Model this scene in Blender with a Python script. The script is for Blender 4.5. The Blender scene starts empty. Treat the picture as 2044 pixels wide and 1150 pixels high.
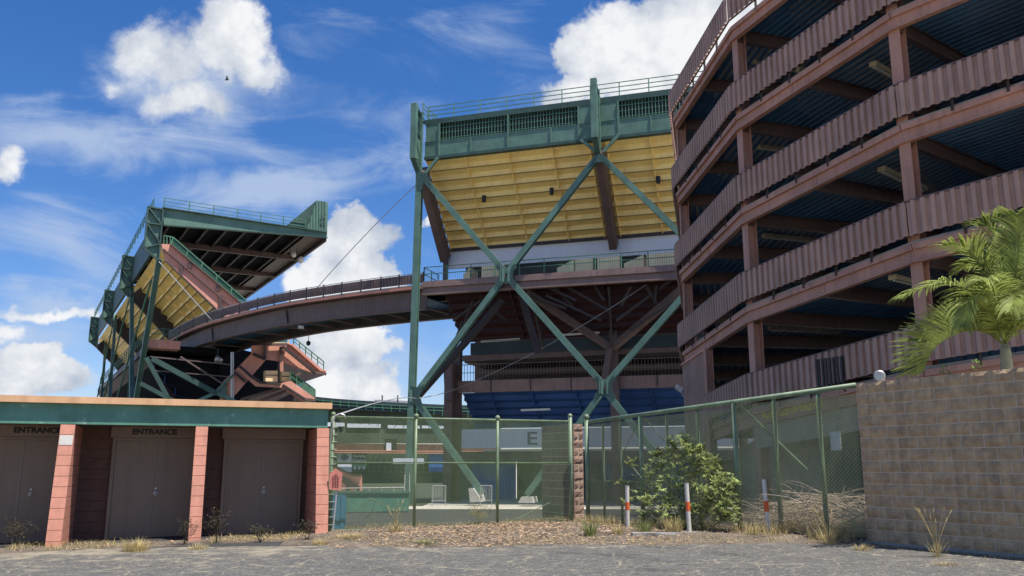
import bpy, bmesh, math, random
from mathutils import Vector, Matrix
R = math.radians
random.seed(7)
S = bpy.context.scene
COL = S.collection
# ------------------------------------------------------------------ camera
EYE = 1.6
FPX = 1727.0                                     # focal length in pixels of the 2044 px wide photograph
PITCH = math.atan(355.0 / FPX)
cam_d = bpy.data.cameras.new('camera'); cam = bpy.data.objects.new('camera', cam_d); COL.objects.link(cam)
cam_d.sensor_width = 36.0; cam_d.lens = FPX / 2044.0 * 36.0
cam_d.clip_start = 0.1; cam_d.clip_end = 3000
cam.location = (0, 0, EYE); cam.rotation_euler = (R(90) + PITCH, 0, 0)
S.camera = cam
# ------------------------------------------------------------------ sky and sun
SUN_AZ = Vector((0.80, -0.60)).normalized(); SUN_EL = R(67)
SUN = Vector((SUN_AZ.x * math.cos(SUN_EL), SUN_AZ.y * math.cos(SUN_EL), math.sin(SUN_EL)))
sd = bpy.data.lights.new('sun', 'SUN'); sd.energy = 5.0; sd.angle = R(0.5); sd.color = (1.0, 0.95, 0.87)
so = bpy.data.objects.new('sun', sd); COL.objects.link(so); so.location = (20, -20, 60)
so.rotation_euler = SUN.to_track_quat('Z', 'Y').to_euler()
S.view_settings.view_transform = 'Standard'; S.view_settings.look = 'None'; S.view_settings.gamma = 1.0
S.view_settings.exposure = 0.48
S.cycles.transparent_max_bounces = 24

def raydir(px, py):
    u = px - 1022; v = 575 - py; c, s = math.cos(PITCH), math.sin(PITCH)
    return Vector((u, FPX * c - v * s, FPX * s + v * c))

def build_world():
    W = bpy.data.worlds.new("World"); S.world = W; W.use_nodes = True
    nt = W.node_tree; N = nt.nodes; L = nt.links; N.clear()
    def nd(t, **k):
        n = N.new(t)
        for a, b in k.items(): setattr(n, a, b)
        return n
    def math_(op, a, b=None, c=None, clamp=False):
        n = nd('ShaderNodeMath', operation=op); n.use_clamp = clamp
        for i, x in enumerate((a, b, c)):
            if x is None: continue
            if isinstance(x, (int, float)): n.inputs[i].default_value = x
            else: L.new(x, n.inputs[i])
        return n.outputs[0]
    sky = nd('ShaderNodeTexSky', sky_type='NISHITA'); sky.sun_disc = False
    sky.sun_elevation = SUN_EL; sky.sun_rotation = math.atan2(SUN_AZ.x, SUN_AZ.y)
    sky.air_density = 1.0; sky.dust_density = 0.35; sky.ozone_density = 2.6
    bg = nd('ShaderNodeBackground'); bg.inputs[1].default_value = 0.092
    hs = nd('ShaderNodeHueSaturation'); hs.inputs['Saturation'].default_value = 1.32; hs.inputs['Value'].default_value = 0.98
    L.new(sky.outputs[0], hs.inputs['Color']); tn = nd('ShaderNodeMix'); tn.data_type = 'RGBA'; tn.blend_type = 'MULTIPLY'; tn.inputs[0].default_value = 1.0; tn.inputs[7].default_value = (1.0, .96, 1.16, 1); L.new(hs.outputs[0], tn.inputs[6]); L.new(tn.outputs[2], bg.inputs[0])
    tc = nd('ShaderNodeTexCoord'); D = tc.outputs['Generated']
    sep = nd('ShaderNodeSeparateXYZ'); L.new(D, sep.inputs[0])
    y = math_('MAXIMUM', sep.outputs[1], 0.05)
    U = math_('DIVIDE', sep.outputs[0], y); V = math_('DIVIDE', sep.outputs[2], y)
    # domain warp for ragged cloud outlines
    def noise(scale, detail, rough, vec=D, dist=0.0):
        n = nd('ShaderNodeTexNoise'); n.inputs['Scale'].default_value = scale; n.inputs['Detail'].default_value = detail
        n.inputs['Roughness'].default_value = rough; n.inputs['Distortion'].default_value = dist
        L.new(vec, n.inputs['Vector']); return n
    wn = noise(7.0, 6, 0.6)
    ws = nd('ShaderNodeSeparateColor'); L.new(wn.outputs['Color'], ws.inputs[0])
    U2 = math_('ADD', U, math_('MULTIPLY', math_('SUBTRACT', ws.outputs[0], 0.5), 0.16))
    V2 = math_('ADD', V, math_('MULTIPLY', math_('SUBTRACT', ws.outputs[1], 0.5), 0.16))
    def mask(blobs):
        acc = None
        for (px, py, rx, ry, wgt) in blobs:
            d = raydir(px, py); cu, cv = d.x / d.y, d.z / d.y
            ku, kv = rx / FPX * 1.05, ry / FPX * 1.05
            a = math_('MULTIPLY', math_('SUBTRACT', U2, cu), 1 / ku); b = math_('MULTIPLY', math_('SUBTRACT', V2, cv), 1 / kv)
            r = math_('SQRT', math_('ADD', math_('MULTIPLY', a, a), math_('MULTIPLY', b, b)))
            m = math_('MULTIPLY', math_('SUBTRACT', 1.0, r), wgt)
            acc = m if acc is None else math_('MAXIMUM', acc, m)
        return math_('MAXIMUM', acc, -1.0)
    front = math_('GREATER_THAN', sep.outputs[1], 0.1)
    cum = mask([(465, 85, 88, 105, .95), (520, 150, 78, 64, .6), (310, 120, 125, 84, .56), (240, 170, 115, 46, .42), (380, 195, 130, 50, .42),
                (1290, 60, 190, 110, 2.0), (1190, 105, 95, 85, 1.7), (1400, 120, 190, 120, 2.0), (1170, 165, 95, 50, 1.5), (1450, 40, 150, 150, 2.0), (1245, 150, 150, 80, 1.8), (1340, 190, 180, 80, 1.8), (1240, 10, 60, 40, .9),
                (690, 500, 95, 75, 1.5), (640, 560, 130, 65, 1.5), (745, 550, 55, 55, 1.2), (860, 455, 26, 30, .8),
                (705, 690, 85, 62, 1.6), (735, 750, 100, 50, 1.5), (660, 770, 75, 45, 1.5), (835, 780, 50, 35, .7),
                (40, 738, 105, 52, 1.8), (110, 768, 95, 40, 1.6), (10, 660, 50, 25, .5), (55, 335, 42, 34, .5), (100, 620, 130, 18, .5), (20, 775, 80, 45, 1.8)])
    fb = noise(9.0, 9, 0.58, dist=0.3)
    f = math_('ADD', cum, math_('MULTIPLY', math_('SUBTRACT', fb.outputs[0], 0.5), 1.55))
    mr = nd('ShaderNodeMapRange', interpolation_type='SMOOTHERSTEP'); mr.inputs[1].default_value = 0.0; mr.inputs[2].default_value = 0.42
    L.new(f, mr.inputs[0]); dens = math_('MULTIPLY', mr.outputs[0], front)
    # thin high wisps
    mp = nd('ShaderNodeMapping'); mp.inputs['Rotation'].default_value = (0, R(-22), 0); mp.inputs['Scale'].default_value = (1.5, 1.5, 5.0)
    L.new(D, mp.inputs[0])
    cn = noise(3.2, 10, 0.62, mp.outputs[0], 0.9)
    cir = mask([(250, 280, 420, 100, .85), (520, 390, 260, 90, 1.1), (400, 170, 280, 110, .8), (150, 470, 220, 130, .55), (720, 290, 220, 170, .34), (100, 600, 220, 60, .9), (950, 90, 300, 130, .42), (640, 60, 160, 100, .3), (60, 700, 200, 130, .8), (750, 700, 240, 170, .6), (1240, 250, 300, 200, .8)])
    c2 = math_('ADD', cir, math_('MULTIPLY', math_('SUBTRACT', cn.outputs[0], 0.5), 2.0))
    mr2 = nd('ShaderNodeMapRange', interpolation_type='SMOOTHSTEP'); mr2.inputs[1].default_value = 0.02; mr2.inputs[2].default_value = 0.9; mr2.inputs[4].default_value = 0.75
    L.new(c2, mr2.inputs[0]); cd = math_('MULTIPLY', mr2.outputs[0], front)
    # scattered clouds over the rest of the dome
    gn = noise(3.0, 8, 0.6); mr3 = nd('ShaderNodeMapRange', interpolation_type='SMOOTHSTEP'); mr3.inputs[1].default_value = 0.55; mr3.inputs[2].default_value = 0.7
    L.new(gn.outputs[0], mr3.inputs[0]); back = math_('MULTIPLY', mr3.outputs[0], math_('LESS_THAN', sep.outputs[1], 0.1))
    # cloud body brightness
    sh = noise(13.0, 7, 0.6)
    core = nd('ShaderNodeMapRange'); core.inputs[1].default_value = 0.1; core.inputs[2].default_value = 1.3; L.new(f, core.inputs[0])
    tone = math_('ADD', math_('MULTIPLY', sh.outputs[0], 1.1), math_('MULTIPLY', core.outputs[0], 0.15))
    cr = nd('ShaderNodeValToRGB'); e = cr.color_ramp.elements
    e[0].position = 0.38; e[0].color = (0.47, 0.54, 0.66, 1); e[1].position = 0.70; e[1].color = (0.94, 0.95, 0.97, 1)
    L.new(tone, cr.inputs[0])
    cb = nd('ShaderNodeBackground'); cb.inputs[1].default_value = 0.70; L.new(cr.outputs[0], cb.inputs[0])
    wb = nd('ShaderNodeBackground'); wb.inputs[0].default_value = (0.55, 0.66, 0.85, 1); wb.inputs[1].default_value = 0.68
    m1 = nd('ShaderNodeMixShader'); L.new(cd, m1.inputs[0]); L.new(bg.outputs[0], m1.inputs[1]); L.new(wb.outputs[0], m1.inputs[2])
    m2 = nd('ShaderNodeMixShader'); L.new(math_('ADD', dens, back, clamp=True), m2.inputs[0]); L.new(m1.outputs[0], m2.inputs[1]); L.new(cb.outputs[0], m2.inputs[2])
    out = nd('ShaderNodeOutputWorld'); L.new(m2.outputs[0], out.inputs[0])
build_world()

# ------------------------------------------------------------------ materials
MAT = {}
def mat(name, col, rough=0.6, var=0.25, scale=1.2, metal=0.0, streak=0.0, streak_col=None, bump=0.0, bscale=40, spots=0.0, spot_col=(.6,.6,.55)):
    m = bpy.data.materials.new(name); m.use_nodes = True; nt = m.node_tree; N = nt.nodes; L = nt.links
    b = N['Principled BSDF']; b.inputs['Roughness'].default_value = rough; b.inputs['Metallic'].default_value = metal
    tc = N.new('ShaderNodeTexCoord')
    n = N.new('ShaderNodeTexNoise'); n.inputs['Scale'].default_value = scale; n.inputs['Detail'].default_value = 8; n.inputs['Roughness'].default_value = .65
    L.new(tc.outputs['Object'], n.inputs['Vector'])
    cr = N.new('ShaderNodeValToRGB'); e = cr.color_ramp.elements
    e[0].position = .3; e[0].color = (*[c * (1 - var) for c in col], 1); e[1].position = .7; e[1].color = (*[min(1, c * (1 + var)) for c in col], 1)
    L.new(n.outputs[0], cr.inputs[0]); last = cr.outputs[0]
    def mix(fac, c):
        nonlocal last
        mx = N.new('ShaderNodeMix'); mx.data_type = 'RGBA'; L.new(fac, mx.inputs[0]); L.new(last, mx.inputs[6]); mx.inputs[7].default_value = (*c, 1); last = mx.outputs[2]
    if streak:
        mp = N.new('ShaderNodeMapping'); mp.inputs['Scale'].default_value = (5, 5, .35); L.new(tc.outputs['Object'], mp.inputs[0])
        n2 = N.new('ShaderNodeTexNoise'); n2.inputs['Scale'].default_value = 1.3; n2.inputs['Detail'].default_value = 7; L.new(mp.outputs[0], n2.inputs[0])
        r = N.new('ShaderNodeMapRange'); r.inputs[1].default_value = .5; r.inputs[2].default_value = .72; r.inputs[4].default_value = streak; L.new(n2.outputs[0], r.inputs[0])
        mix(r.outputs[0], streak_col or [c * .45 for c in col])
    if spots:
        n3 = N.new('ShaderNodeTexNoise'); n3.inputs['Scale'].default_value = 3.6; n3.inputs['Detail'].default_value = 10; n3.inputs['Roughness'].default_value = .75; L.new(tc.outputs['Object'], n3.inputs[0])
        r = N.new('ShaderNodeMapRange'); r.inputs[1].default_value = .585; r.inputs[2].default_value = .65; r.inputs[4].default_value = spots; L.new(n3.outputs[0], r.inputs[0])
        mix(r.outputs[0], spot_col)
    L.new(last, b.inputs['Base Color'])
    if bump:
        n4 = N.new('ShaderNodeTexNoise'); n4.inputs['Scale'].default_value = bscale; n4.inputs['Detail'].default_value = 6; L.new(tc.outputs['Object'], n4.inputs[0])
        bp = N.new('ShaderNodeBump'); bp.inputs['Strength'].default_value = bump; bp.inputs['Distance'].default_value = .02; L.new(n4.outputs[0], bp.inputs['Height']); L.new(bp.outputs[0], b.inputs['Normal'])
    MAT[name] = m; return m
mat('green_steel', (.10, .185, .14), .5, .3, .8, streak=.5, streak_col=(.10, .22, .16), spots=.25, spot_col=(.14, .27, .2))
mat('green_dark', (.035, .08, .066), .55, .3, .8, streak=.5)
mat('green_fascia', (.10, .25, .175), .55, .3, 1.5, streak=.8, streak_col=(.14, .29, .21), spots=.9, spot_col=(.3, .42, .34))
mat('green_rail', (.08, .2, .12), .5, .2, 3)
mat('fence_green', (.17, .235, .14), .5, .35, 3, streak=.4, streak_col=(.05, .07, .04), spots=.6, spot_col=(.26, .3, .2))
mat('ramp_paint', (.415, .26, .195), .55, .2, .7, streak=.6, streak_col=(.24, .14, .11), spots=.35, spot_col=(.35, .22, .18))
mat('ramp_beam', (.46, .235, .16), .5, .2, .9, streak=.5, streak_col=(.2, .10, .07))
mat('pink_paint', (.68, .31, .22), .6, .14, .8, streak=.45, streak_col=(.38, .17, .12))
mat('brown_steel', (.13, .085, .075), .55, .22, .9, streak=.5)
mat('brown_dark', (.042, .03, .029), .6, .3, .9, streak=.4)
mat('soffit_lip', (.34, .21, .07), .6, .3, 1)  # darker ochre paints the thin shadow line under each riser
mat('yellow_soffit', (.96, .70, .26), .55, .10, .7, streak=.25, streak_col=(.42, .27, .09), spots=.12, spot_col=(.45, .3, .1))
mat('balcony_brown', (.25, .16, .13), .55, .2, .9, streak=.5)
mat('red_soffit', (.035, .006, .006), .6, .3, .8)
mat('blue_soffit', (.02, .07, .21), .55, .25, .6, streak=.4)
mat('blue_deck', (.055, .15, .27), .5, .3, .7)
mat('blue_panel', (.03, .13, .38), .5, .2, 1, streak=.3)
mat('tan_cap', (.72, .42, .22), .6, .15, 1.5, streak=.3)
mat('white_wall', (.74, .76, .8), .6, .04, .5, streak=.12)
mat('white_paint', (.62, .585, .52), .5, .12, 5, streak=.4, streak_col=(.42, .38, .33), spots=.6, spot_col=(.38, .33, .28))
mat('cream', (.93, .72, .40), .6, .1, 1, streak=.3)
mat('concrete', (.36, .34, .31), .85, .25, 2, bump=.4, spots=.4, spot_col=(.2, .19, .17))
mat('pale_concrete', (.55, .52, .47), .85, .15, 1.5, bump=.3)
mat('header_paint', (.26, .2, .155), .6, .1, 1)
mat('door_paint', (.235, .17, .12), .5, .1, .8, streak=.25)
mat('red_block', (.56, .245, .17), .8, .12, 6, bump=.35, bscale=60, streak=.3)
mat('shaded_block', (.13, .07, .052), .85, .15, 6, bump=.35, bscale=60)  # darker copy of the red block, recess shade put into the colour
mat('shade_black', (.016, .017, .02), .9, .3, .5); MAT['shade_black'].node_tree.nodes['Principled BSDF'].inputs['Specular IOR Level'].default_value = .05  # near-black colour stands in for shade inside and under the left stand
mat('split_block', (.50, .34, .19), .95, .3, 5, bump=1.0, bscale=22, streak=.35, streak_col=(.12, .09, .075), spots=.3, spot_col=(.3, .24, .19))
mat('pier_block', (.25, .165, .125), .95, .3, 5, bump=.8, bscale=22, streak=.3)  # darker copy of the split block, shading the sunlit pier end by colour
mat('mortar', (.58, .47, .34), .9, .2, 4)
mat('tan_block', (.42, .36, .25), .9, .2, 4, bump=.5)
mat('black', (.012, .012, .012), .5, .2, 2)
mat('letter_gray', (.13, .17, .2), .6, .1, 2)
mat('letter_yellow', (.95, .68, .08), .6, .2, 6)
mat('letter_white', (.75, .78, .75), .6, .05, 2)
mat('steel_gray', (.42, .43, .43), .4, .2, 3, metal=.6)
mat('galv', (.5, .5, .48), .4, .2, 6, metal=.5)
mat('red_band', (.66, .12, .03), .5, .15, 10, spots=.3, spot_col=(.5, .3, .25))
mat('sign_pink', (.62, .22, .16), .6, .15, 6)
mat('sign_dark', (.2, .05, .04), .6, .1, 6)
mat('tube_white', (.6, .6, .5), .4, .1, 2)
mat('lamp_housing', (.55, .48, .33), .5, .2, 2)
mat('bark', (.34, .34, .24), .8, .25, 9, bump=.4)
mat('dead_wood', (.58, .47, .37), .85, .3, 3)
mat('cable', (.35, .35, .36), .5, .1, 2)
mat('rubber', (.03, .03, .03), .7, .1, 4)
mat('far_band', (.02, .038, .045), .6, .3, .4)
mat('far_green', (.045, .075, .062), .7, .3, .3, streak=.3)
mat('far_wall', (.075, .095, .06), .8, .35, .25, streak=.6)
mat('seat_brown', (.12, .06, .045), .8, .35, 1.2)
mat('turf', (.045, .055, .03), .9, .3, .5)
mat('sea_blue', (.05, .22, .36), .5, .2, 1)
mat('bird', (.02, .02, .025), .6, .1, 4)

def leaf_mat(name, col, trans=.35, var=.4, scale=3):
    m = bpy.data.materials.new(name); m.use_nodes = True; N = m.node_tree.nodes; L = m.node_tree.links
    b = N['Principled BSDF']; b.inputs['Roughness'].default_value = .62; b.inputs['Specular IOR Level'].default_value = .25
    tc = N.new('ShaderNodeTexCoord'); n = N.new('ShaderNodeTexNoise'); n.inputs['Scale'].default_value = scale; n.inputs['Detail'].default_value = 4; L.new(tc.outputs['Object'], n.inputs[0])
    cr = N.new('ShaderNodeValToRGB'); e = cr.color_ramp.elements; e[0].position = .32; e[0].color = (*[c * (1 - var) for c in col], 1); e[1].position = .68; e[1].color = (*[c * (1 + var) for c in col], 1)
    L.new(n.outputs[0], cr.inputs[0]); L.new(cr.outputs[0], b.inputs['Base Color'])
    t = N.new('ShaderNodeBsdfTranslucent'); L.new(cr.outputs[0], t.inputs[0])
    mx = N.new('ShaderNodeMixShader'); mx.inputs[0].default_value = trans; L.new(b.outputs[0], mx.inputs[1]); L.new(t.outputs[0], mx.inputs[2])
    L.new(mx.outputs[0], N['Material Output'].inputs[0]); MAT[name] = m
leaf_mat('palm_leaf', (.29, .34, .09), .4, .5, 2.5)
leaf_mat('shrub_leaf', (.38, .44, .17), .4, .45, 3)
leaf_mat('dry_grass', (.52, .42, .2), .3, .35, 5)
leaf_mat('green_grass', (.25, .28, .1), .35, .4, 5)
leaf_mat('dark_weed', (.10, .085, .05), .2, .4, 5)
leaf_mat('litter', (.42, .29, .18), .1, .55, 9)
leaf_mat('bright_weed', (.3, .4, .1), .4, .3, 5)

def screen_mat(nm='windscreen', al=.07, c0=(.15, .23, .11, 1), c1=(.29, .35, .18, 1)):
    m = bpy.data.materials.new(nm); m.use_nodes = True; N = m.node_tree.nodes; L = m.node_tree.links; N.clear()
    out = N.new('ShaderNodeOutputMaterial'); d = N.new('ShaderNodeBsdfDiffuse'); t = N.new('ShaderNodeBsdfTranslucent'); tr = N.new('ShaderNodeBsdfTransparent')
    uv = N.new('ShaderNodeUVMap'); sp = N.new('ShaderNodeSeparateXYZ'); L.new(uv.outputs[0], sp.inputs[0])
    def M(op, a, b=None):
        n = N.new('ShaderNodeMath'); n.operation = op
        for i, x in enumerate((a, b)):
            if x is None: continue
            if isinstance(x, (int, float)): n.inputs[i].default_value = x
            else: L.new(x, n.inputs[i])
        return n.outputs[0]
    k = 2 * math.pi / .075
    s1 = M('SINE', M('MULTIPLY', M('ADD', sp.outputs[0], sp.outputs[1]), k)); s2 = M('SINE', M('MULTIPLY', M('SUBTRACT', sp.outputs[0], sp.outputs[1]), k))
    wires = M('GREATER_THAN', M('MAXIMUM', s1, s2), .93)
    nz = N.new('ShaderNodeTexNoise'); nz.inputs['Scale'].default_value = 1.1; nz.inputs['Detail'].default_value = 5; L.new(uv.outputs[0], nz.inputs[0])
    a = M('ADD', M('MULTIPLY', nz.outputs[0], .3), al)
    a = M('MINIMUM', M('ADD', a, M('MULTIPLY', wires, .4)), 1.0)
    cr = N.new('ShaderNodeValToRGB'); e = cr.color_ramp.elements; e[0].color = c0; e[1].color = c1; L.new(nz.outputs[0], cr.inputs[0])
    L.new(cr.outputs[0], d.inputs[0]); L.new(cr.outputs[0], t.inputs[0])
    m1 = N.new('ShaderNodeMixShader'); m1.inputs[0].default_value = .35; L.new(d.outputs[0], m1.inputs[1]); L.new(t.outputs[0], m1.inputs[2])
    m2 = N.new('ShaderNodeMixShader'); L.new(a, m2.inputs[0]); L.new(tr.outputs[0], m2.inputs[1]); L.new(m1.outputs[0], m2.inputs[2]); L.new(m2.outputs[0], out.inputs[0])
    MAT[nm] = m
    g = bpy.data.materials.new('green_glass'); g.use_nodes = True; N = g.node_tree.nodes; L = g.node_tree.links
    tr = N.new('ShaderNodeBsdfTransparent'); tr.inputs[0].default_value = (.7, .9, .78, 1); mx = N.new('ShaderNodeMixShader'); mx.inputs[0].default_value = .5
    N['Principled BSDF'].inputs['Base Color'].default_value = (.06, .16, .1, 1); N['Principled BSDF'].inputs['Roughness'].default_value = .3
    L.new(tr.outputs[0], mx.inputs[1]); L.new(N['Principled BSDF'].outputs[0], mx.inputs[2]); L.new(mx.outputs[0], N['Material Output'].inputs[0]); MAT['green_glass'] = g
screen_mat()
screen_mat('windscreen_tan', .34, (.27, .30, .15, 1), (.44, .45, .26, 1))

def asphalt_mat():
    m = bpy.data.materials.new('asphalt'); m.use_nodes = True; N = m.node_tree.nodes; L = m.node_tree.links; b = N['Principled BSDF']; b.inputs['Roughness'].default_value = .9
    tc = N.new('ShaderNodeTexCoord'); O = tc.outputs['Object']
    def nz(s, d, r=.6, vec=O):
        n = N.new('ShaderNodeTexNoise'); n.inputs['Scale'].default_value = s; n.inputs['Detail'].default_value = d; n.inputs['Roughness'].default_value = r; L.new(vec, n.inputs[0]); return n.outputs[0]
    def mr(x, a, b_, c, d):
        n = N.new('ShaderNodeMapRange'); L.new(x, n.inputs[0])
        for i, v in enumerate((a, b_, c, d)): n.inputs[i + 1].default_value = v
        return n.outputs[0]
    def M(op, a, b_):
        n = N.new('ShaderNodeMath'); n.operation = op
        for i, x in enumerate((a, b_)):
            if isinstance(x, (int, float)): n.inputs[i].default_value = x
            else: L.new(x, n.inputs[i])
        return n.outputs[0]
    def mix(f, a, c):
        n = N.new('ShaderNodeMix'); n.data_type = 'RGBA'; L.new(f, n.inputs[0])
        for i, x in ((6, a), (7, c)):
            if isinstance(x, tuple): n.inputs[i].default_value = (*x, 1)
            else: L.new(x, n.inputs[i])
        return n.outputs[2]
    base = mix(nz(2.2, 9, .75), (.040, .039, .037), (.115, .110, .10)); base = mix(mr(nz(6, 8, .82), .56, .61, 0, .7), base, (.25, .225, .18)); base = mix(mr(nz(10, 5, .8), .36, .44, .6, 0), base, (.02, .02, .02))
    agg = N.new('ShaderNodeTexVoronoi'); agg.inputs['Scale'].default_value = 60; L.new(O, agg.inputs[0])
    sep = N.new('ShaderNodeSeparateColor'); L.new(agg.outputs['Color'], sep.inputs[0])
    base = mix(mr(sep.outputs[0], .62, .97, 0, .6), base, (.22, .21, .19)); base = mix(mr(nz(18, 3, .7), .58, .66, 0, .5), base, (.27, .25, .21)); base = mix(mr(nz(26, 3, .7, tc.outputs['Generated']), .3, .4, .5, 0), base, (.03, .03, .03))
    # cracks filled with dry grass and dust, warped so they wander
    wv = N.new('ShaderNodeTexNoise'); wv.inputs['Scale'].default_value = 1.3; wv.inputs['Detail'].default_value = 6; L.new(O, wv.inputs[0])
    vm = N.new('ShaderNodeVectorMath'); vm.operation = 'MULTIPLY_ADD'; L.new(wv.outputs['Color'], vm.inputs[0]); vm.inputs[1].default_value = (.9, .9, 0); L.new(O, vm.inputs[2])
    for sc, w, st in ((.5, .012, .6), (1.4, .016, .6), (3.2, .03, .5)):
        v = N.new('ShaderNodeTexVoronoi'); v.feature = 'DISTANCE_TO_EDGE'; v.inputs['Scale'].default_value = sc; L.new(vm.outputs[0], v.inputs[0])
        c = mr(v.outputs['Distance'], w * .25, w, st, 0); c = M('MULTIPLY', c, mr(nz(.9 + sc, 4), .42, .58, 0, 1))
        base = mix(c, base, (.38, .33, .22))
    # dust drifts, thicker towards the verges
    sp = N.new('ShaderNodeSeparateXYZ'); L.new(O, sp.inputs[0])
    edge = mr(M('SUBTRACT', sp.outputs[1], M('MULTIPLY', sp.outputs[0], .2)), 14.5, 17.5, 0, .16)
    d = mr(M('ADD', nz(1.7, 9, .72), edge), .60, .74, 0, .8)
    base = mix(d, base, (.33, .285, .20))
    d2 = mr(nz(5, 9, .8), .60, .70, 0, .6); base = mix(d2, base, (.30, .28, .23))
    L.new(base, b.inputs['Base Color'])
    bp = N.new('ShaderNodeBump'); bp.inputs['Strength'].default_value = .6; bp.inputs['Distance'].default_value = .012; L.new(agg.outputs['Distance'], bp.inputs['Height']); L.new(bp.outputs[0], b.inputs['Normal'])
    MAT['asphalt'] = m
asphalt_mat()
mat('verge_soil', (.135, .108, .08), .95, .4, 2.2, bump=.8, bscale=30, spots=.4, spot_col=(.34, .28, .17))
mat('lane', (.04, .04, .038), .9, .3, .8, bump=.3)  # asphalt colour lowered to paint in the shadow over the lane
mat('apron', (.50, .46, .38), .9, .2, .3, bump=.2, spots=.3, spot_col=(.12, .13, .08))

# ------------------------------------------------------------------ object helpers
ORG = {}
def tag(o, label=None, cat=None, group=None, kind=None):
    if label: o['label'] = label
    if cat: o['category'] = cat
    if group: o['group'] = group
    if kind: o['kind'] = kind
    return o
def thing(name, label, cat, loc=(0, 0, 0), group=None, kind=None):
    o = bpy.data.objects.new(name, None); COL.objects.link(o); o.location = loc; o.empty_display_size = .3
    ORG[o] = Vector(loc); return tag(o, label, cat, group, kind)
class MB:
    def __init__(s): s.v = []; s.f = []; s.uv = None
    def add(s, vs, fs):
        n = len(s.v); s.v += [Vector(x) for x in vs]; s.f += [tuple(i + n for i in f) for f in fs]; return s
    def hexa(s, p):      # 8 points, bottom 4 ccw then top 4
        return s.add(p, [(3, 2, 1, 0), (4, 5, 6, 7), (0, 1, 5, 4), (1, 2, 6, 5), (2, 3, 7, 6), (3, 0, 4, 7)])
    def box(s, fr, u0, u1, w0, w1, z0, z1):
        P = fr.P
        return s.hexa([P(u0, w0, z0), P(u1, w0, z0), P(u1, w1, z0), P(u0, w1, z0), P(u0, w0, z1), P(u1, w0, z1), P(u1, w1, z1), P(u0, w1, z1)])
    def prism(s, pts, ext):
        pts = [Vector(p) for p in pts]; ext = Vector(ext); n = len(pts)
        return s.add(pts + [p + ext for p in pts], [tuple(range(n))[::-1], tuple(range(n, 2 * n))] + [(i, (i + 1) % n, n + (i + 1) % n, n + i) for i in range(n)])
    def bar(s, a, b, w, h=None, up=(0, 0, 1)):
        a = Vector(a); b = Vector(b); h = h or w; d = (b - a).normalized(); up = Vector(up)
        if abs(d.dot(up)) > .98: up = Vector((0, 1, 0))
        x = d.cross(up).normalized() * w / 2; y = x.cross(d).normalized() * h / 2
        return s.hexa([a - x - y, a + x - y, a + x + y, a - x + y, b - x - y, b + x - y, b + x + y, b - x + y])
    def ibeam(s, a, b, w, h, up=(0, 0, 1), t=.04):
        a = Vector(a); b = Vector(b); d = (b - a).normalized(); up = Vector(up)
        if abs(d.dot(up)) > .98: up = Vector((0, 1, 0))
        x = d.cross(up).normalized(); y = x.cross(d).normalized()
        s.bar(a, b, t, h - 2 * t, up); s.bar(a + y * (h - t) / 2, b + y * (h - t) / 2, w, t, up); s.bar(a - y * (h - t) / 2, b - y * (h - t) / 2, w, t, up); return s
    def tube(s, pts, r, n=8, r1=None):
        pts = [Vector(p) for p in pts]; m = len(pts); base = len(s.v); prev = None
        for i, p in enumerate(pts):
            d = (pts[min(i + 1, m - 1)] - pts[max(i - 1, 0)]).normalized()
            if prev is None: prev = Vector((0, 0, 1)) if abs(d.z) < .9 else Vector((1, 0, 0))
            x = d.cross(prev)
            x = x.normalized() if x.length > 1e-6 else Vector((1, 0, 0)); y = x.cross(d).normalized(); prev = y
            rr = r if r1 is None else r + (r1 - r) * i / (m - 1)
            for k in range(n):
                a = 2 * math.pi * k / n; s.v.append(p + (x * math.cos(a) + y * math.sin(a)) * rr)
        for i in range(m - 1):
            for k in range(n):
                s.f.append((base + i * n + k, base + i * n + (k + 1) % n, base + (i + 1) * n + (k + 1) % n, base + (i + 1) * n + k))
        s.f.append(tuple(base + k for k in range(n))[::-1]); s.f.append(tuple(base + (m - 1) * n + k for k in range(n))); return s
    def quad(s, a, b, c, d): return s.add([a, b, c, d], [(0, 1, 2, 3)])
    def ball(s, c, r, n=10, sq=(1, 1, 1)):
        c = Vector(c); vs = []; fs = []
        for i in range(n + 1):
            th = math.pi * i / n
            for k in range(n): a = 2 * math.pi * k / n; vs.append(c + Vector((r * sq[0] * math.sin(th) * math.cos(a), r * sq[1] * math.sin(th) * math.sin(a), r * sq[2] * math.cos(th))))
        for i in range(n):
            for k in range(n): fs.append((i * n + k, (i + 1) * n + k, (i + 1) * n + (k + 1) % n, i * n + (k + 1) % n))
        return s.add(vs, fs)
    def corr(s, a, b, za, zb, pitch=.26, dep=.07, n=None):   # vertical corrugated sheet between plan points; z ranges at each end; ribs towards n
        a = Vector((a[0], a[1])); b = Vector((b[0], b[1])); L = (b - a).length; d = (b - a) / L; nn = Vector(n) if n else Vector((d.y, -d.x))
        k = max(1, round(L / pitch)); p = L / k; prof = [(0, 0), (.42, 0), (.5, 1), (.92, 1)]
        pts = [((i + t) * p, o) for i in range(k) for t, o in prof] + [(L, 0)]
        vs = []
        for x, o in pts:
            q = a + d * x + nn * dep * o; t = x / L
            vs += [(q.x, q.y, za[0] + (zb[0] - za[0]) * t), (q.x, q.y, za[1] + (zb[1] - za[1]) * t)]
        return s.add(vs, [(2 * i, 2 * i + 2, 2 * i + 3, 2 * i + 1) for i in range(len(pts) - 1)])
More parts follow.
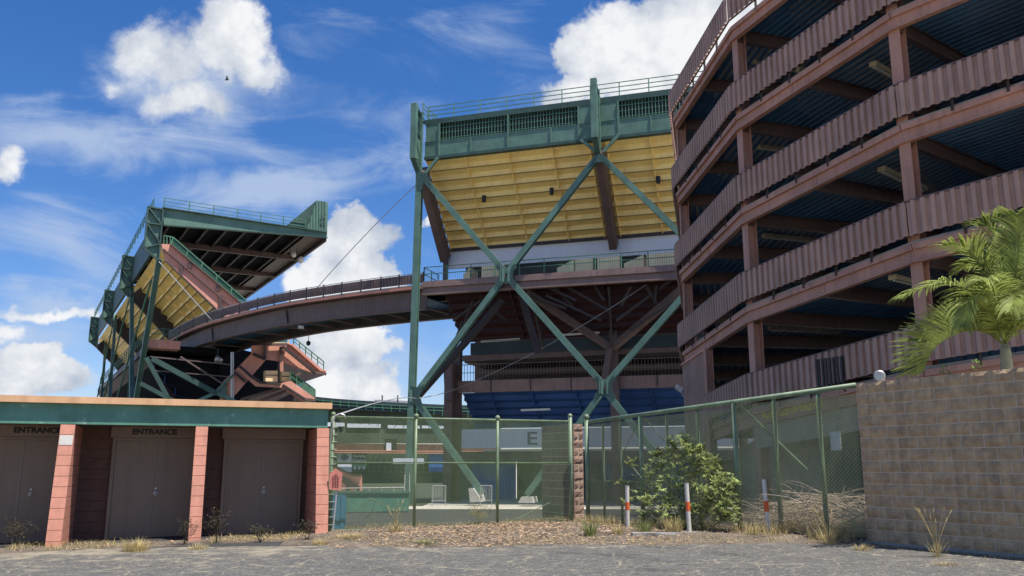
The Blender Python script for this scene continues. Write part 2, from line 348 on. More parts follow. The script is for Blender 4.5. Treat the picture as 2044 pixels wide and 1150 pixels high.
    def build(s, name, m, parent=None, label=None, cat=None, group=None, kind=None, loc=None, smooth=False, uvf=None):
        if parent is not None: org = ORG[parent]
        elif loc is not None: org = Vector(loc)
        else:
            zs = min(v.z for v in s.v); org = Vector((sum(v.x for v in s.v) / len(s.v), sum(v.y for v in s.v) / len(s.v), zs))
        me = bpy.data.meshes.new(name); me.from_pydata([v - org for v in s.v], [], s.f); me.validate()
        if isinstance(m, str): m = MAT[m]
        me.materials.append(m)
        if smooth: me.polygons.foreach_set('use_smooth', [True] * len(me.polygons))
        if uvf:
            ul = me.uv_layers.new(name='UVMap')
            for lp in me.loops: ul.data[lp.index].uv = uvf(me.vertices[lp.vertex_index].co + org)
        o = bpy.data.objects.new(name, me); COL.objects.link(o); ORG[o] = org
        if parent is not None: o.parent = parent
        else: o.location = org
        return tag(o, label, cat, group, kind)
class Fr:
    def __init__(s, o, ang):
        s.o = Vector((o[0], o[1])); a = R(ang); s.e = Vector((math.cos(a), math.sin(a))); s.n = Vector((-s.e.y, s.e.x))
    def P(s, u, w, z): q = s.o + s.e * u + s.n * w; return Vector((q.x, q.y, z))
    def px(s, px, py, w=0):
        r = raydir(px, py); r2 = Vector((r.x, r.y)); q = s.o + s.n * w; t = s.n.dot(q) / s.n.dot(r2); p = r * t; return (s.e.dot(Vector((p.x, p.y)) - s.o), p.z + EYE)
    def X(s, px, py, w=0): u, z = s.px(px, py, w); return s.P(u, w, z)
    def pu(s, px, py, u=0):
        r = raydir(px, py); r2 = Vector((r.x, r.y)); q = s.o + s.e * u; t = s.e.dot(q) / s.e.dot(r2); p = r * t; return (s.n.dot(Vector((p.x, p.y)) - s.o), p.z + EYE)
    def V(s, u, w, z=0): q = s.e * u + s.n * w; return Vector((q.x, q.y, z))
    def plate(s, mb, pts, w, th):   # outline in photograph pixels lying on plane w, extruded by th
        return mb.prism([s.X(x, y, w) for x, y in pts], s.V(0, th))
def atz(px, py, z): r = raydir(px, py); t = (z - EYE) / r.z; p = r * t; return Vector((p.x, p.y, z))
def aty(px, py, y): r = raydir(px, py); p = r * (y / r.y); return Vector((p.x, p.y, p.z + EYE))
def text(body, size, M, m, parent, name='lettering', th=.01, bold=.0, label=None, fit=None):
    c = bpy.data.curves.new(name, 'FONT'); c.body = body; c.size = size; c.extrude = th; c.offset = bold; c.align_x = 'CENTER'; c.align_y = 'CENTER'
    o = bpy.data.objects.new('tmp', c); COL.objects.link(o); dg = bpy.context.evaluated_depsgraph_get()
    me = bpy.data.meshes.new_from_object(o.evaluated_get(dg)); bpy.data.objects.remove(o)
    me.name = name
    if fit:
        xs = [v.co.x for v in me.vertices]; ys = [v.co.y for v in me.vertices]
        sx = fit[0] / (max(xs) - min(xs)); sy = fit[1] / (max(ys) - min(ys)); cx = (max(xs) + min(xs)) / 2; cy = (max(ys) + min(ys)) / 2
        for v in me.vertices: v.co.x = (v.co.x - cx) * sx; v.co.y = (v.co.y - cy) * sy
    org = ORG[parent]; me.transform(Matrix.Translation(-org) @ M); me.materials.clear(); me.materials.append(MAT[m])
    q = bpy.data.objects.new(name, me); COL.objects.link(q); q.parent = parent; ORG[q] = org
    if label: q['label'] = label
    return q
def face_mat(fr, p, w_off=0):   # text plane: x along fr.e, y up, facing -n
    e = fr.e; n = fr.n
    return Matrix(((e.x, 0, -n.x, p.x), (e.y, 0, -n.y, p.y), (0, 1, 0, p.z), (0, 0, 0, 1)))

# ------------------------------------------------------------------ ground
def gz(x, y):
    base = .01 * min(y, 22) + .012 * max(-14, min(x, 14))
    if y < -5: base = .01 * -5
    if y > 22:
        t = min(1, (y - 22) / 26); t = t * t * (3 - 2 * t); base = base * (1 - t) - 1.3 * t
    return base
def sheet(name, m, kind, xs, ys, dz, label, rough=0, clip=None):
    mb = MB(); n = len(xs)
    vs = [(x, y, gz(x, y) + dz + (random.uniform(-rough, rough) if rough else 0)) for y in ys for x in xs]
    fs = [(j * n + i, j * n + i + 1, (j + 1) * n + i + 1, (j + 1) * n + i) for j in range(len(ys) - 1) for i in range(n - 1)]
    mb.add(vs, fs); return mb.build(name, m, None, label, name.replace('_', ' '), kind=kind, loc=(0, 0, 0), smooth=True)
xs = [-900, -300, -100, -60, -40] + [i * 2 for i in range(-14, 21)] + [50, 70, 100, 300, 900]
ys = [-300, -100, -30, -10] + [i * 1.0 for i in range(-5, 60)] + [65, 80, 110, 160, 300, 900, 1500]
sheet('ground', 'apron', 'structure', xs, ys, -.02, 'grey green concrete ground running back under the stadium')
# asphalt: front lot
def road_lim(x):
    if x < -4.4: v = 17 + (x + 10) * .37 - .95 + .1 * math.sin(x * 2.9)
    elif x < -3.4: v = 17.1
    elif x < 6.9: v = 16.5 - .06 * max(0, x - 1) + .12 * math.sin(x * 1.7) + .08 * math.sin(x * 4.3)
    else: v = 16.05 - 1.786 * (x - 6.74)
    return max(min(v, 21), -20)
def verge_back(x):
    if x < -4.1: return 17 + (x + 10) * .37 + .05
    if x < 1.7: return 19.35 + (x + 4.15) * .374 + .9
    return 22.2 - (x - 1.7) * .93
def vz(x, y):
    a = road_lim(x); b = verge_back(x); t = max(0, min(1, (y - a) / 1.3)); e = min(1, max(0, (b - y) / .4)) if x < -4.1 else 1
    return gz(x, y) + .006 + e * (.05 * t + .05 * t * (.5 + .5 * math.sin(x * 2.3 + y) * math.sin(y * 3.1 - x)))
mb = MB(); axs = [-60, -30, -20] + [i * .5 for i in range(-30, 41)] + [26, 40, 60]; ays = [-40, -20, -10, -5, 0, 4, 8, 10] + [11 + i * .5 for i in range(0, 23)]
vs = []; 
ents = []
for y in ays:
    for x in axs:
        lim = road_lim(x)
        yy = min(y, lim); vs.append((x, yy, gz(x, yy)))
n = len(axs); fs = [(j * n + i, j * n + i + 1, (j + 1) * n + i + 1, (j + 1) * n + i) for j in range(len(ays) - 1) for i in range(n - 1)]
fs = [f for f in fs if len({(round(vs[i][0], 4), round(vs[i][1], 4)) for i in f}) == 4 or vs[f[0]][1] < vs[f[3]][1] - 1e-4 or vs[f[1]][1] < vs[f[2]][1] - 1e-4]
mb.add(vs, fs).build('road', 'asphalt', None, 'cracked dark asphalt with dry grass in its cracks', 'asphalt', kind='structure', loc=(0, 0, 0), smooth=True)

mb = MB(); vx = [-11 + i * .15 for i in range(0, 120)]; ny = 26; vs = []
for j in range(ny):
    for x in vx:
        a, b = road_lim(x) - .12, max(verge_back(x), road_lim(x) + .1); y = a + (b - a) * j / (ny - 1)
        vs.append((x, y, vz(x, y) + (random.uniform(-.006, .008) if j else -.012)))
n = len(vx); mb.add(vs, [(j * n + i, j * n + i + 1, (j + 1) * n + i + 1, (j + 1) * n + i) for j in range(ny - 1) for i in range(n - 1)])
mb.build('verge', 'verge_soil', None, 'dusty dry soil strip between the asphalt and the fences', 'verge', kind='structure', loc=(0, 0, 0), smooth=True)

sheet('playing_field', 'turf', 'structure', [-120, -80, -60, -40, -30, -20, -13, -6.6], [66, 80, 100, 130, 160], .01, 'dull green playing field inside the stadium')
sheet('service_road', 'lane', 'structure', [-60, -40] + [i * 2 for i in range(-14, 16)] + [40], [17.0 + i * 1.0 for i in range(45)], .004 - .02 + .02, 'asphalt lane between the fence and the stand, coloured darker for the shadow on it')

# ------------------------------------------------------------------ entrance block
B0 = aty(0, 789, 17.0); B = Fr(B0, 20.3)
def entrance():
    uR, zT = B.px(658, 805); zT = B.px(0, 789)[1]
    t = thing('entrance_building', 'low red block entrance hut with recessed bays under a green fascia and tan cap', 'building', B.P(2, 1, .05))
    uL = -5.5; dep = 3.2
    zf = B.px(0, 844.5)[1]
    MB().box(B, uL, uR + .04, -.13, dep, zT - .13, zT).build('roof_cap', 'tan_cap', t)
    MB().box(B, uL, uR - .02, 0, .2, zf, zT - .132).build('fascia', 'green_fascia', t)
    MB().box(B, uL, uR - .03, .202, dep - .01, zf + .02, zf + .14).build('ceiling', 'door_paint', t)
    # battered block fins
    wb = 1.35
    def fin(pxl, wid, y):
        u0 = B.px(pxl, y, 0)[0]; u1 = u0 + wid; zb = -.15; zt = zf - .002 if True else 0
        mb = MB(); n = 12; h = (zt - .0) / n
        for i in range(n):
            z0 = i * h + (.0 if i else zb); z1 = (i + 1) * h - .008; f0 = -.48 * (1 - i * h / zt) ; f1 = -.48 * (1 - (i + 1) * h / zt)
            P = B.P
            mb.hexa([P(u0, f0, z0), P(u1, f0, z0), P(u1, wb + .4, z0), P(u0, wb + .4, z0), P(u0, f1, z1), P(u1, f1, z1), P(u1, wb + .4, z1), P(u0, wb + .4, z1)])
        o = mb.build('block_fin', 'red_block', t)
        c = MB(); c.hexa([B.P(u0 + .01, -.46, zb), B.P(u1 - .01, -.46, zb), B.P(u1 - .01, wb + .39, zb), B.P(u0 + .01, wb + .39, zb), B.P(u0 + .01, .012, zt), B.P(u1 - .01, .012, zt), B.P(u1 - .01, wb + .39, zt), B.P(u0 + .01, wb + .39, zt)])
        c.build('mortar', 'brown_dark', o)
        return u0, u1, o
    fins = [fin(-230, .24, 850), fin(121, .26, 851), fin(391, .24, 855), fin(633, .26, 857)]
    # pale patch on the second fin
    u0, u1, o = fins[1]
    h = zf / 12
    mbp = MB(); z0 = h * 9.95; z1 = h * 10.9
    mbp.hexa([B.P(u0 + .01, -.48 * (1 - z0 / zf) - .006, z0), B.P(u1 - .01, -.48 * (1 - z0 / zf) - .006, z0), B.P(u1 - .01, 0, z0), B.P(u0 + .01, 0, z0), B.P(u0 + .01, -.48 * (1 - z1 / zf) - .006, z1), B.P(u1 - .01, -.48 * (1 - z1 / zf) - .006, z1), B.P(u1 - .01, 0, z1), B.P(u0 + .01, 0, z1)])
    mbp.build('paint_patch', 'pale_concrete', o)
    # back wall
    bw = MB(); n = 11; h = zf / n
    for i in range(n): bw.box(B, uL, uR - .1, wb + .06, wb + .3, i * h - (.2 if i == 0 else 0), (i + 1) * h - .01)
    bw.build('back_wall', 'shaded_block', t)
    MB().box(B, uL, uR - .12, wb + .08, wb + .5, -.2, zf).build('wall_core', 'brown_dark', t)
    doors = [(-40, 112, 60), (224, 382, 309), (448, 594, 525)]
    for i, (a, b, k) in enumerate(doors):
        ua = B.px(a, 980, wb)[0]; ub = B.px(b, 980, wb)[0]; zb = 0.02
        zt = 2.13
        d = MB().box(B, ua, (ua + ub) / 2 - .004, wb - .01, wb + .05, zb, zt).build('door_leaf', 'door_paint', t)
        d2 = MB().box(B, (ua + ub) / 2 + .004, ub, wb - .01, wb + .05, zb, zt).build('door_leaf', 'door_paint', t)
        MB().box(B, ua - .07, ua - .004, wb - .05, wb + .05, zb, zt).box(B, ub + .004, ub + .07, wb - .05, wb + .05, zb, zt).box(B, ua - .07, ub + .07, wb - .05, wb + .05, zt + .003, zt + .06).build('door_frame', 'door_paint', t)
        for hx, pp in ((ua - .02, d), (ub + .02, d2)):
            for hz in (.35, 1.05, 1.85): MB().tube([B.P(hx, wb - .03, hz - .06), B.P(hx, wb - .03, hz + .06)], .013, 6).build('hinge', 'galv', pp)
        MB().box(B, ua - .05, ub + .05, wb - .06, wb - .012, .0, .03).build('threshold', 'galv', t)
        MB().box(B, (ua + ub) / 2 - .025, (ua + ub) / 2 + .02, wb - .022, wb - .011, zb + .02, zt - .01).build('meeting_strip', 'header_paint', d)
        MB().box(B, ua - .12, ub + .12, wb - .03, wb + .05, zt + .065, zf + .015).build('header_panel', 'header_paint', t)
        uk = B.px(k, 997, wb)[0]; c = B.P(uk, wb - .05, 1.02)
        MB().tube([c, c + B.V(0, .05)], .045, 12).ball(c - B.V(0, .02), .035).build('door_knob', 'galv', d)
        MB().tube([c + Vector((0, 0, .1)) + B.V(0, .02), c + Vector((0, 0, .1)) + B.V(0, .06)], .022, 10).build('lock', 'galv', d)
        if i < 2:
            ut0 = B.px((28, 265)[i], 860, wb)[0]; ut1 = B.px((123, 354)[i], 860, wb)[0]; zc = B.px((75, 310)[i], (858.5, 862)[i], wb - .05)[1]
            text('ENTRANCE', .17, face_mat(B, B.P((ut0 + ut1) / 2, wb - .034, zc)), 'black', t, bold=.009, th=.003, fit=(ut1 - ut0, .125))
    MB().box(B, uL, uR, -.3, wb + .1, -.3, .012).build('floor_slab', 'asphalt', t)
    # conduit strap on the right corner
    MB().tube([B.P(uR + .05, -.02, .05), B.P(uR + .05, -.02, zf)], .02, 8).build('conduit', 'fence_green', t)
    return uR
uR = entrance()
# curved pipe at the end of the hut
p = B.P(uR + .1, .1, 2.55)
MB().tube([p + Vector((0, 0, -.4)), p, p + Vector((.05, 0, .14)), p + Vector((.16, 0, .18)), p + Vector((.25, 0, .15)), p + Vector((.27, 0, .08))], .022, 8).build('vent_pipe', 'galv', None, 'small hooked grey pipe standing at the right end of the entrance hut', 'pipe', smooth=True)

# ------------------------------------------------------------------ fences
def fence_panel(mb, a, b, z0, z1):
    a = Vector(a); b = Vector(b)
    mb.quad((a.x, a.y, z0[0]), (b.x, b.y, z0[1]), (b.x, b.y, z1[1]), (a.x, a.y, z1[0])); return mb
FL = Fr(aty(657, 829, 19.35), 20.5)
def left_fence():
    t = thing('mesh_fence', 'green mesh fence between the entrance hut and the short brick pier', 'fence', FL.P(2.5, 0, .2))
    posts = [657, 829, 993, 1139]; us = [FL.px(p, 920, 0)[0] for p in posts]; zt = FL.px(657, 829)[1]
    us[0] += .05
    for i, u in enumerate(us):
        zg = gz(*FL.P(u, 0, 0).xy); top = zt + (.02 if i < 3 else .1)
        po = MB().tube([FL.P(u, 0, zg - .1), FL.P(u, 0, top)], .036 if i in (1, 2) else .05, 10).build('post', 'fence_green', t, smooth=True)
        MB().ball(FL.P(u, 0, top), .06, 8).build('post_cap', 'fence_green', po, smooth=True)
    MB().tube([FL.P(us[0], 0, zt - .03), FL.P(us[3], 0, zt - .03)], .022, 8).build('top_rail', 'fence_green', t, smooth=True)
    zm = FL.px(1060, 924)[1]
    MB().tube([FL.P(us[0], .03, zm), FL.P(us[3], .03, zm)], .018, 8).build('middle_rail', 'fence_green', t, smooth=True)
    MB().tube([FL.P(us[0], .02, gz(*FL.P(us[0], 0, 0).xy) + .08), FL.P(us[3], .02, gz(*FL.P(us[3], 0, 0).xy) + .06)], .014, 6).build('bottom_rail', 'fence_green', t)
    br = MB()
    for (x0, y0, x1, y1) in [(740, 994, 704, 1022), (740, 994, 784, 1020), (1098, 1003, 1003, 1050)]:
        br.tube([FL.X(x0, y0, .03), FL.X(x1, y1, .03)], .012, 6)
    br.build('brace_rod', 'fence_green', t)
    for i in range(3):
        z0 = [gz(*FL.P(us[k], 0, 0).xy) + .05 for k in (i, i + 1)]
        mb = fence_panel(MB(), FL.P(us[i], -.03, 0), FL.P(us[i + 1], -.03, 0), z0, (zt - .02, zt - .02))
        mb.build('mesh_panel', 'windscreen', t, uvf=lambda c: ((Vector((c.x, c.y)) - FL.o).dot(FL.e), c.z))
    tie = MB()
    for k in range(14): z = .35 + k * .16; tie.tube([FL.P(us[0] - .02, -.05, z), FL.P(us[0] + .1, -.05, z + .01)], .008, 5)
    tie.build('wire_tie', 'fence_green', t)
left_fence()
FR0 = aty(1172, 843, 21.0); FR1 = aty(1708, 769, 16.4)
FRR = Fr(FR0, math.degrees(math.atan2(FR1.y - FR0.y, FR1.x - FR0.x)))
def right_fence():
    t = thing('mesh_fence', 'long green mesh fence running from the short brick pier to the tall brown block wall', 'fence', FRR.P(3, 0, .2))
    Lr = (FR1 - FR0).xy.length; z0, z1 = FR0.z, FR1.z
    zt = lambda u: z0 + (z1 - z0) * u / Lr
    MB().tube([FRR.P(-.1, 0, zt(-.1)), FRR.P(Lr, 0, zt(Lr))], .05, 10).build('top_rail', 'fence_green', t, smooth=True)
    pts = [(1172, .05, -.05), (1205, .03, .02), (1240, .03, .02), (1281, .05, 0), (1334, .035, .02), (1396, .035, .02), (1471, .055, 0), (1552, .045, .02), (1642, .045, .02)]
    us = []
    for i, (x, r, w) in enumerate(pts):
        u = FRR.px(x, 930, w)[0]; us.append(u); P0 = FRR.P(u, w, 0); zg = gz(*P0.xy)
        top = zt(u) + (.12 if i == 0 else -.03)
        po = MB().tube([FRR.P(u, w, zg - .1), FRR.P(u, w, top)], r, 10).build('post', 'fence_green', t, smooth=True)
        if i == 0: MB().ball(FRR.P(u, w, top), .075, 8).build('post_cap', 'fence_green', po, smooth=True)
    us2 = [us[0], us[3], us[6], Lr]
    br = MB()
    for (x0, y0, x1, y1) in [(1473, 805, 1612, 938), (1286, 833, 1325, 880), (1278, 836, 1210, 970), (1455, 812, 1385, 905)]:
        br.tube([FRR.X(x0, y0, .04), FRR.X(x1, y1, .04)], .022 if x0 == 1473 else .012, 6)
    br.build('brace_rod', 'fence_green', t)
    MB().tube([FRR.P(us[0], .02, gz(*FRR.P(us[0], 0, 0).xy) + .07), FRR.P(Lr, .02, gz(*FRR.P(Lr, 0, 0).xy) + .04)], .03, 6).build('bottom_rail', 'green_dark', t)
    MB().tube([FRR.P(us[0], .02, 1.25), FRR.P(us[3], .02, 1.25)], .015, 6).build('middle_rail', 'fence_green', t)
    for i in range(3):
        a, b = us2[i], us2[i + 1]
        zz = [gz(*FRR.P(k, 0, 0).xy) + .08 for k in (a, b)]
        mb = fence_panel(MB(), FRR.P(a, -.03, 0), FRR.P(b, -.03, 0), zz, (zt(a) - .07, zt(b) - .1 - .03 * i))
        mb.build('mesh_panel', 'windscreen_tan', t, uvf=lambda c: ((Vector((c.x, c.y)) - FRR.o).dot(FRR.e), c.z))
right_fence()

# ------------------------------------------------------------------ block walls
def block_wall(name, label, cat, fr, u0, u1, w0, w1, zb, zt, bl, bh, foot=True, seed=1, bm='split_block'):
    """split-face blocks: every block a bulged rough face, mortar core behind"""
    rnd = random.Random(seed)
    t = thing(name, label, cat, fr.P((u0 + u1) / 2, (w0 + w1) / 2, zb))
    mb = MB(); rows = round((zt - zb) / bh); h = (zt - zb) / rows; g = .007
    for r in range(rows):
        u = u0 - (bl / 2 if r % 2 else 0); z0 = zb + r * h + g; z1 = zb + (r + 1) * h - g
        while u < u1:
            a = max(u, u0) + g; b = min(u + bl, u1) - g
            if b - a > .05:
                nx = max(2, int((b - a) / .07)); nz = 3
                off = rnd.uniform(0, .012)
                vs = []; 
                for j in range(nz + 1):
                    for i in range(nx + 1):
                        edge = i in (0, nx) or j in (0, nz)
                        d = (.012 if edge else .026 + rnd.uniform(-.010, .014)) + (0 if edge else off)
                        vs.append(fr.P(a + (b - a) * i / nx, w0 - d, z0 + (z1 - z0) * j / nz))
                base = len(vs); m_ = nx + 1
                fs = [(j * m_ + i, j * m_ + i + 1, (j + 1) * m_ + i + 1, (j + 1) * m_ + i) for j in range(nz) for i in range(nx)]
                mb.add(vs, fs)
                P = fr.P; c = [P(a, w0 - .012, z0), P(b, w0 - .012, z0), P(b, w1, z0), P(a, w1, z0), P(a, w0 - .012, z1), P(b, w0 - .012, z1), P(b, w1, z1), P(a, w1, z1)]
                mb.add(c, [(3, 2, 1, 0), (4, 5, 6, 7), (1, 2, 6, 5), (2, 3, 7, 6), (3, 0, 4, 7)])
            u += bl
    mb.build('block_face', bm, t)
    MB().box(fr, u0 + .01, u1 - .01, w0 - .010, w1 - .004, zb, zt - .004).build('mortar', 'mortar', t)
    if foot: MB().box(fr, u0 - .03, u1 + .5, w0 - .1, w1 + .05, zb - .4, zb - .003).build('footing', 'concrete', t)
    return t
W0 = aty(1708, 766, 16.25)
WF = Fr(W0, -60.75)
zb = WF.px(1731, 1080)[1]
block_wall('block_wall', 'tall brown split block wall at the right with a palm behind it', 'wall', WF, 0, 9.0, 0, .3, zb, W0.z, .40, .2055, seed=3)
# short pier beside the two fences: end face to the camera, flank running back
PF = Fr(aty(1143, 846, 21.75), 29.25)
block_wall('block_pier', 'short brown block pier between the two green fences', 'pier', PF, 0, .30, 0, 1.5, .05, PF.px(1143, 846)[1], .30, .2, foot=False, seed=5, bm='pier_block')

# ------------------------------------------------------------------ ramp tower
def ramp():
    cen = Vector((27.2, 35.1))
    fit = {0: Vector((7.28, 36.25)), 1: Vector((8.12, 29.25)), 2: Vector((11.13, 23.25))}
    K0, K1 = -3, 6
    def C(k, r=0):
        if r == 0 and k in fit: return fit[k]
        if 0 <= k <= 2 and k == int(k): d = fit[int(k)] - cen
        else: a = R(176.7 + 19.9 * k); d = Vector((math.cos(a), math.sin(a))) * 19.95
        return cen + d.normalized() * (d.length - r)
    def Cm(k, r=0, t=.5): return C(k, r).lerp(C(k + 1, r), t)
    zt = lambda k, j: {0: 2.8, 1: 3.43, 2: 4.12}.get(k, 2.8 + .645 * k) + 3.49 * j
    t = thing('ramp_tower', 'tall pinkish brown spiral pedestrian ramp of stacked corrugated parapets on the right', 'ramp', (cen.x, cen.y, 0))
    W = 8.5
    def v3(p, z): return Vector((p.x, p.y, z))
    ju = MB()
    for k in range(K0, K1 + 1):
        c = C(k); inw = (cen - c).normalized(); tn = Vector((-inw.y, inw.x))
        # H column: two flanges facing out/in and a web
        mb = MB(); ztop = zt(k, 4) - .1; zb_ = -1.5
        def pl(cx, cy, hx, hy):
            o = c + inw * (cx + .05) + tn * cy
            pts = [o + inw * a * hx + tn * b * hy for a, b in ((-1, -1), (1, -1), (1, 1), (-1, 1))]
            if pts and True: mb.prism([v3(q, zb_) for q in pts], (0, 0, ztop - zb_))
        pl(0, 0, .015, .17); pl(.34, 0, .015, .17); pl(.17, 0, .153, .012)
        mb.build('column', 'ramp_beam', t)
    for j in range(5):
        dk = MB(); slab = MB()
        for k in range(K0, K1):
            if j == 0 and k < 0: continue
            a, b = C(k), C(k + 1); za, zb_ = zt(k, j), zt(k + 1, j)
            t0 = 0.0
            if j == 0 and k == 0:
                t0 = .42; a = a.lerp(b, t0); za = za + (zb_ - za) * t0
            d = (b - a).normalized(); out = Vector((d.y, -d.x));
            if out.dot(cen - a) > 0: out = -out
            # parapet
            pa, pb = a + out * .2 - d * .02, b + out * .2 + d * .02
            par = MB().corr(pa, pb, (za + .2, za + 1.17), (zb_ + .2, zb_ + 1.17), .258, .08, out).build('parapet', 'ramp_paint', t)
            MB().bar(v3(pa, za + 1.19), v3(pb, zb_ + 1.19), .1, .05).build('top_rail', 'brown_steel', par)
            ps = MB().bar(v3(pa - out * .06, za + .25), v3(pb - out * .06, zb_ + .25), .05, .05)
            for q in range(1, 5): e = a.lerp(b, q / 5) + out * .1; z = za + (zb_ - za) * q / 5; ps.bar(v3(e, z - .1), v3(e, z + 1.15), .07, .07)
            ps.build('parapet_frame', 'brown_dark', par)
            # edge beam
            bm = MB().bar(v3(a, za - .27), v3(b, zb_ - .27), .03, .5).bar(v3(a + out * .06, za - .08), v3(b + out * .06, zb_ - .08), .1, .17).bar(v3(a, za - .515), v3(b, zb_ - .515), .2, .03)
            bt = bm; m = a.lerp(b, .5); zm = (za + zb_) / 2 - .3
            for q in (-1, 1):
                for s_ in (-1, 0, 1): pp = m + d * q * .07 + out * .016; bt.tube([v3(pp, zm + s_ * .1), v3(pp + out * .03, zm + s_ * .1)], .022, 6)
            bm.build('edge_beam', 'ramp_beam', t)
            # slab and corrugated underside
            ia, ib = C(k, W), C(k + 1, W)
            if t0: ia = ia.lerp(ib, t0)
            slab.hexa([v3(a, za - .02), v3(b, zb_ - .02), v3(ib, zb_ - .02), v3(ia, za - .02), v3(a, za + .1), v3(b, zb_ + .1), v3(ib, zb_ + .1), v3(ia, za + .1)])
            n = int(W / .3); rows = []
            for i in range(n):
                for tt, o in ((0, 0), (.42, 0), (.55, 1), (.87, 1)):
                    f_ = (i + tt) / n; f_ = .012 + f_ * .985; rows.append((v3(a.lerp(ia, f_), za - .03 - .07 * o), v3(b.lerp(ib, f_), zb_ - .03 - .07 * o)))
            vs = [p for r_ in rows for p in r_]
            dk.add(vs, [(2 * i, 2 * i + 1, 2 * i + 3, 2 * i + 2) for i in range(len(rows) - 1)])
            # radial beams at column and mid-bay
            rb = MB()
            for f_ in ((0, .5) if not t0 else (.25, .6)):
                A_ = a.lerp(b, f_); I_ = ia.lerp(ib, f_); z = za + (zb_ - za) * f_ - .33; iv = (I_ - A_).normalized()
                rb.ibeam(v3(A_ + iv * .06, z), v3(I_, z), .2, .46, t=.03)
            rb.build('radial_beam', 'brown_steel', t)
        slab.build('deck_slab', 'concrete', t)
        dk.build('deck_underside', 'blue_deck', t)
    # inner wall, dark blue corrugated sheets
    mb = MB()
    for k in range(K0, K1): mb.corr(C(k, W + .05), C(k + 1, W + .05), (-.7, zt(k, 4) + 1.0), (-.7, zt(k + 1, 4) + 1.0), .5, .08)
    mb.build('inner_wall', 'blue_deck', t)
    # full-height corrugated screen at the far corner
    a, b = C(0), C(0).lerp(C(1), .42); d = (b - a).normalized(); out = Vector((d.y, -d.x)); out = -out if out.dot(cen - a) > 0 else out
    zf = lambda f_: zt(0, 1) + (zt(1, 1) - zt(0, 1)) * f_ - .56
    MB().corr(a + out * .1, b + out * .1, (-1.5, zf(0)), (-1.5, zf(.42)), .17, .05, out).build('corner_screen', 'ramp_paint', t)
    MB().bar(v3(a + out * .12, zf(0) + .02), v3(b + out * .12, zf(.42) + .02), .16, .08).build('screen_cap', 'pink_paint', t)
    MB().ibeam(v3(b + out * .05, -1.5), v3(b + out * .05, zf(.42)), .3, .3, up=(out.x, out.y, 0)).build('screen_post', 'ramp_beam', t)
    # ground storey: plastered wall under the lowest deck
    for k in range(0, 6):
        a, b = (C(k, .9), C(k + 1, .9)); za = zt(k, 0) - .6; zb_ = zt(k + 1, 0) - .6
        if k == 0: a = a.lerp(b, .42)
        inw = (cen - a).normalized() * .25
        mm = 'tan_block' if k in (0, 1) else 'green_dark'
        P = [v3(a, -1.5), v3(b, -1.5), v3(b + inw, -1.5), v3(a + inw, -1.5), v3(a, za), v3(b, zb_), v3(b + inw, zb_), v3(a + inw, za)]
        if k == 1:
            m = a.lerp(b, .28); zm = za + (zb_ - za) * .28
            MB().hexa([v3(a, -1.5), v3(m, -1.5), v3(m + inw, -1.5), v3(a + inw, -1.5), v3(a, za), v3(m, zm), v3(m + inw, zm), v3(a + inw, za)]).build('ground_wall', 'tan_block', t)
            MB().corr(m, b, (-1.5, zm), (-1.5, zb_), .3, .06, -inw.normalized()).build('ground_screen', 'green_dark', t)
        elif k == 0: MB().hexa(P).build('ground_wall', mm, t)
        else: MB().corr(a, b, (-1.5, za), (-1.5, zb_), .3, .06, -inw.normalized()).build('ground_screen', 'brown_dark', t)
    # header under the first deck with painted warning
    a, b = C(1), C(2); d = (b - a).normalized(); out = Vector((d.y, -d.x)); out = -out if out.dot(cen - a) > 0 else out
    a = a.lerp(C(0), .45)
    a1 = C(1)
    MB().hexa([v3(a1, 2.15), v3(b, 2.85), v3(b - out * .1, 2.85), v3(a1 - out * .1, 2.15), v3(a1, 2.9), v3(b, 3.57), v3(b - out * .1, 3.57), v3(a1 - out * .1, 2.9)]).build('header_board', 'tan_block', t)
    fr = Fr((a1.x, a1.y), math.degrees(math.atan2(d.y, d.x)))
    u0, z0 = fr.px(1522, 828, -.02); u1, z1 = fr.px(1645, 802, -.02)
    M = face_mat(fr, fr.P((u0 + u1) / 2, -.03, (z0 + z1) / 2)) @ Matrix.Rotation(math.atan2(z1 - z0, u1 - u0), 4, 'Z')
    text('NO BICYCLES ON WALKWAY', .3, M, 'letter_yellow', t, bold=.01, th=.004, fit=(u1 - u0, .34))
    # papers on the dark screen
    for (x, y, w_, h_) in ((1668, 874, .25, .3), (1669, 890, .25, .22)):
        p = aty(x, y, 21.6); f2 = Fr((p.x, p.y), -43)
        MB().box(f2, -w_ / 2, w_ / 2, -.02, 0, p.z - h_ / 2, p.z + h_ / 2).build('notice', 'letter_white', t)
    # fluorescent fixtures
    for (x0, y0, x1, y1, z) in [(1504, 121, 1535, 128, 17.15), (1592, 139, 1612, 142, 16.9), (1742, 127, 1800, 160, 14.0), (1514, 293, 1590, 301, 13.6), (1759, 337, 1850, 380, 10.55), (1524, 470, 1650, 482, 10.05), (1536, 655, 1676, 661, 6.6), (1781, 553, 1815, 562, 6.95), (1436, 571, 1470, 573, 9.6)]:
        p, q = atz(x0, y0, z), atz(x1, y1, z); d = (q - p).normalized(); L_ = max(2.2, min((q - p).length, 3.0)); q = p + d * L_
        fx = MB().bar(p, q, .24, .15).build('light_fixture', 'lamp_housing', t)
        MB().tube([p - Vector((0, 0, .09)) + d * .08, q - Vector((0, 0, .09)) - d * .08], .03, 8).build('lamp_tube', 'tube_white', fx)
    # dark louvre on the lowest parapet
    d = (C(2) - C(1)).normalized(); out = Vector((d.y, -d.x)); out = -out if out.dot(cen - C(1)) > 0 else out
    fr = Fr(C(1) + out * .28, math.degrees(math.atan2(d.y, d.x)))
    u0 = fr.px(1632, 745)[0]; u1 = fr.px(1684, 740)[0]; z = fr.px(1658, 742)[1]
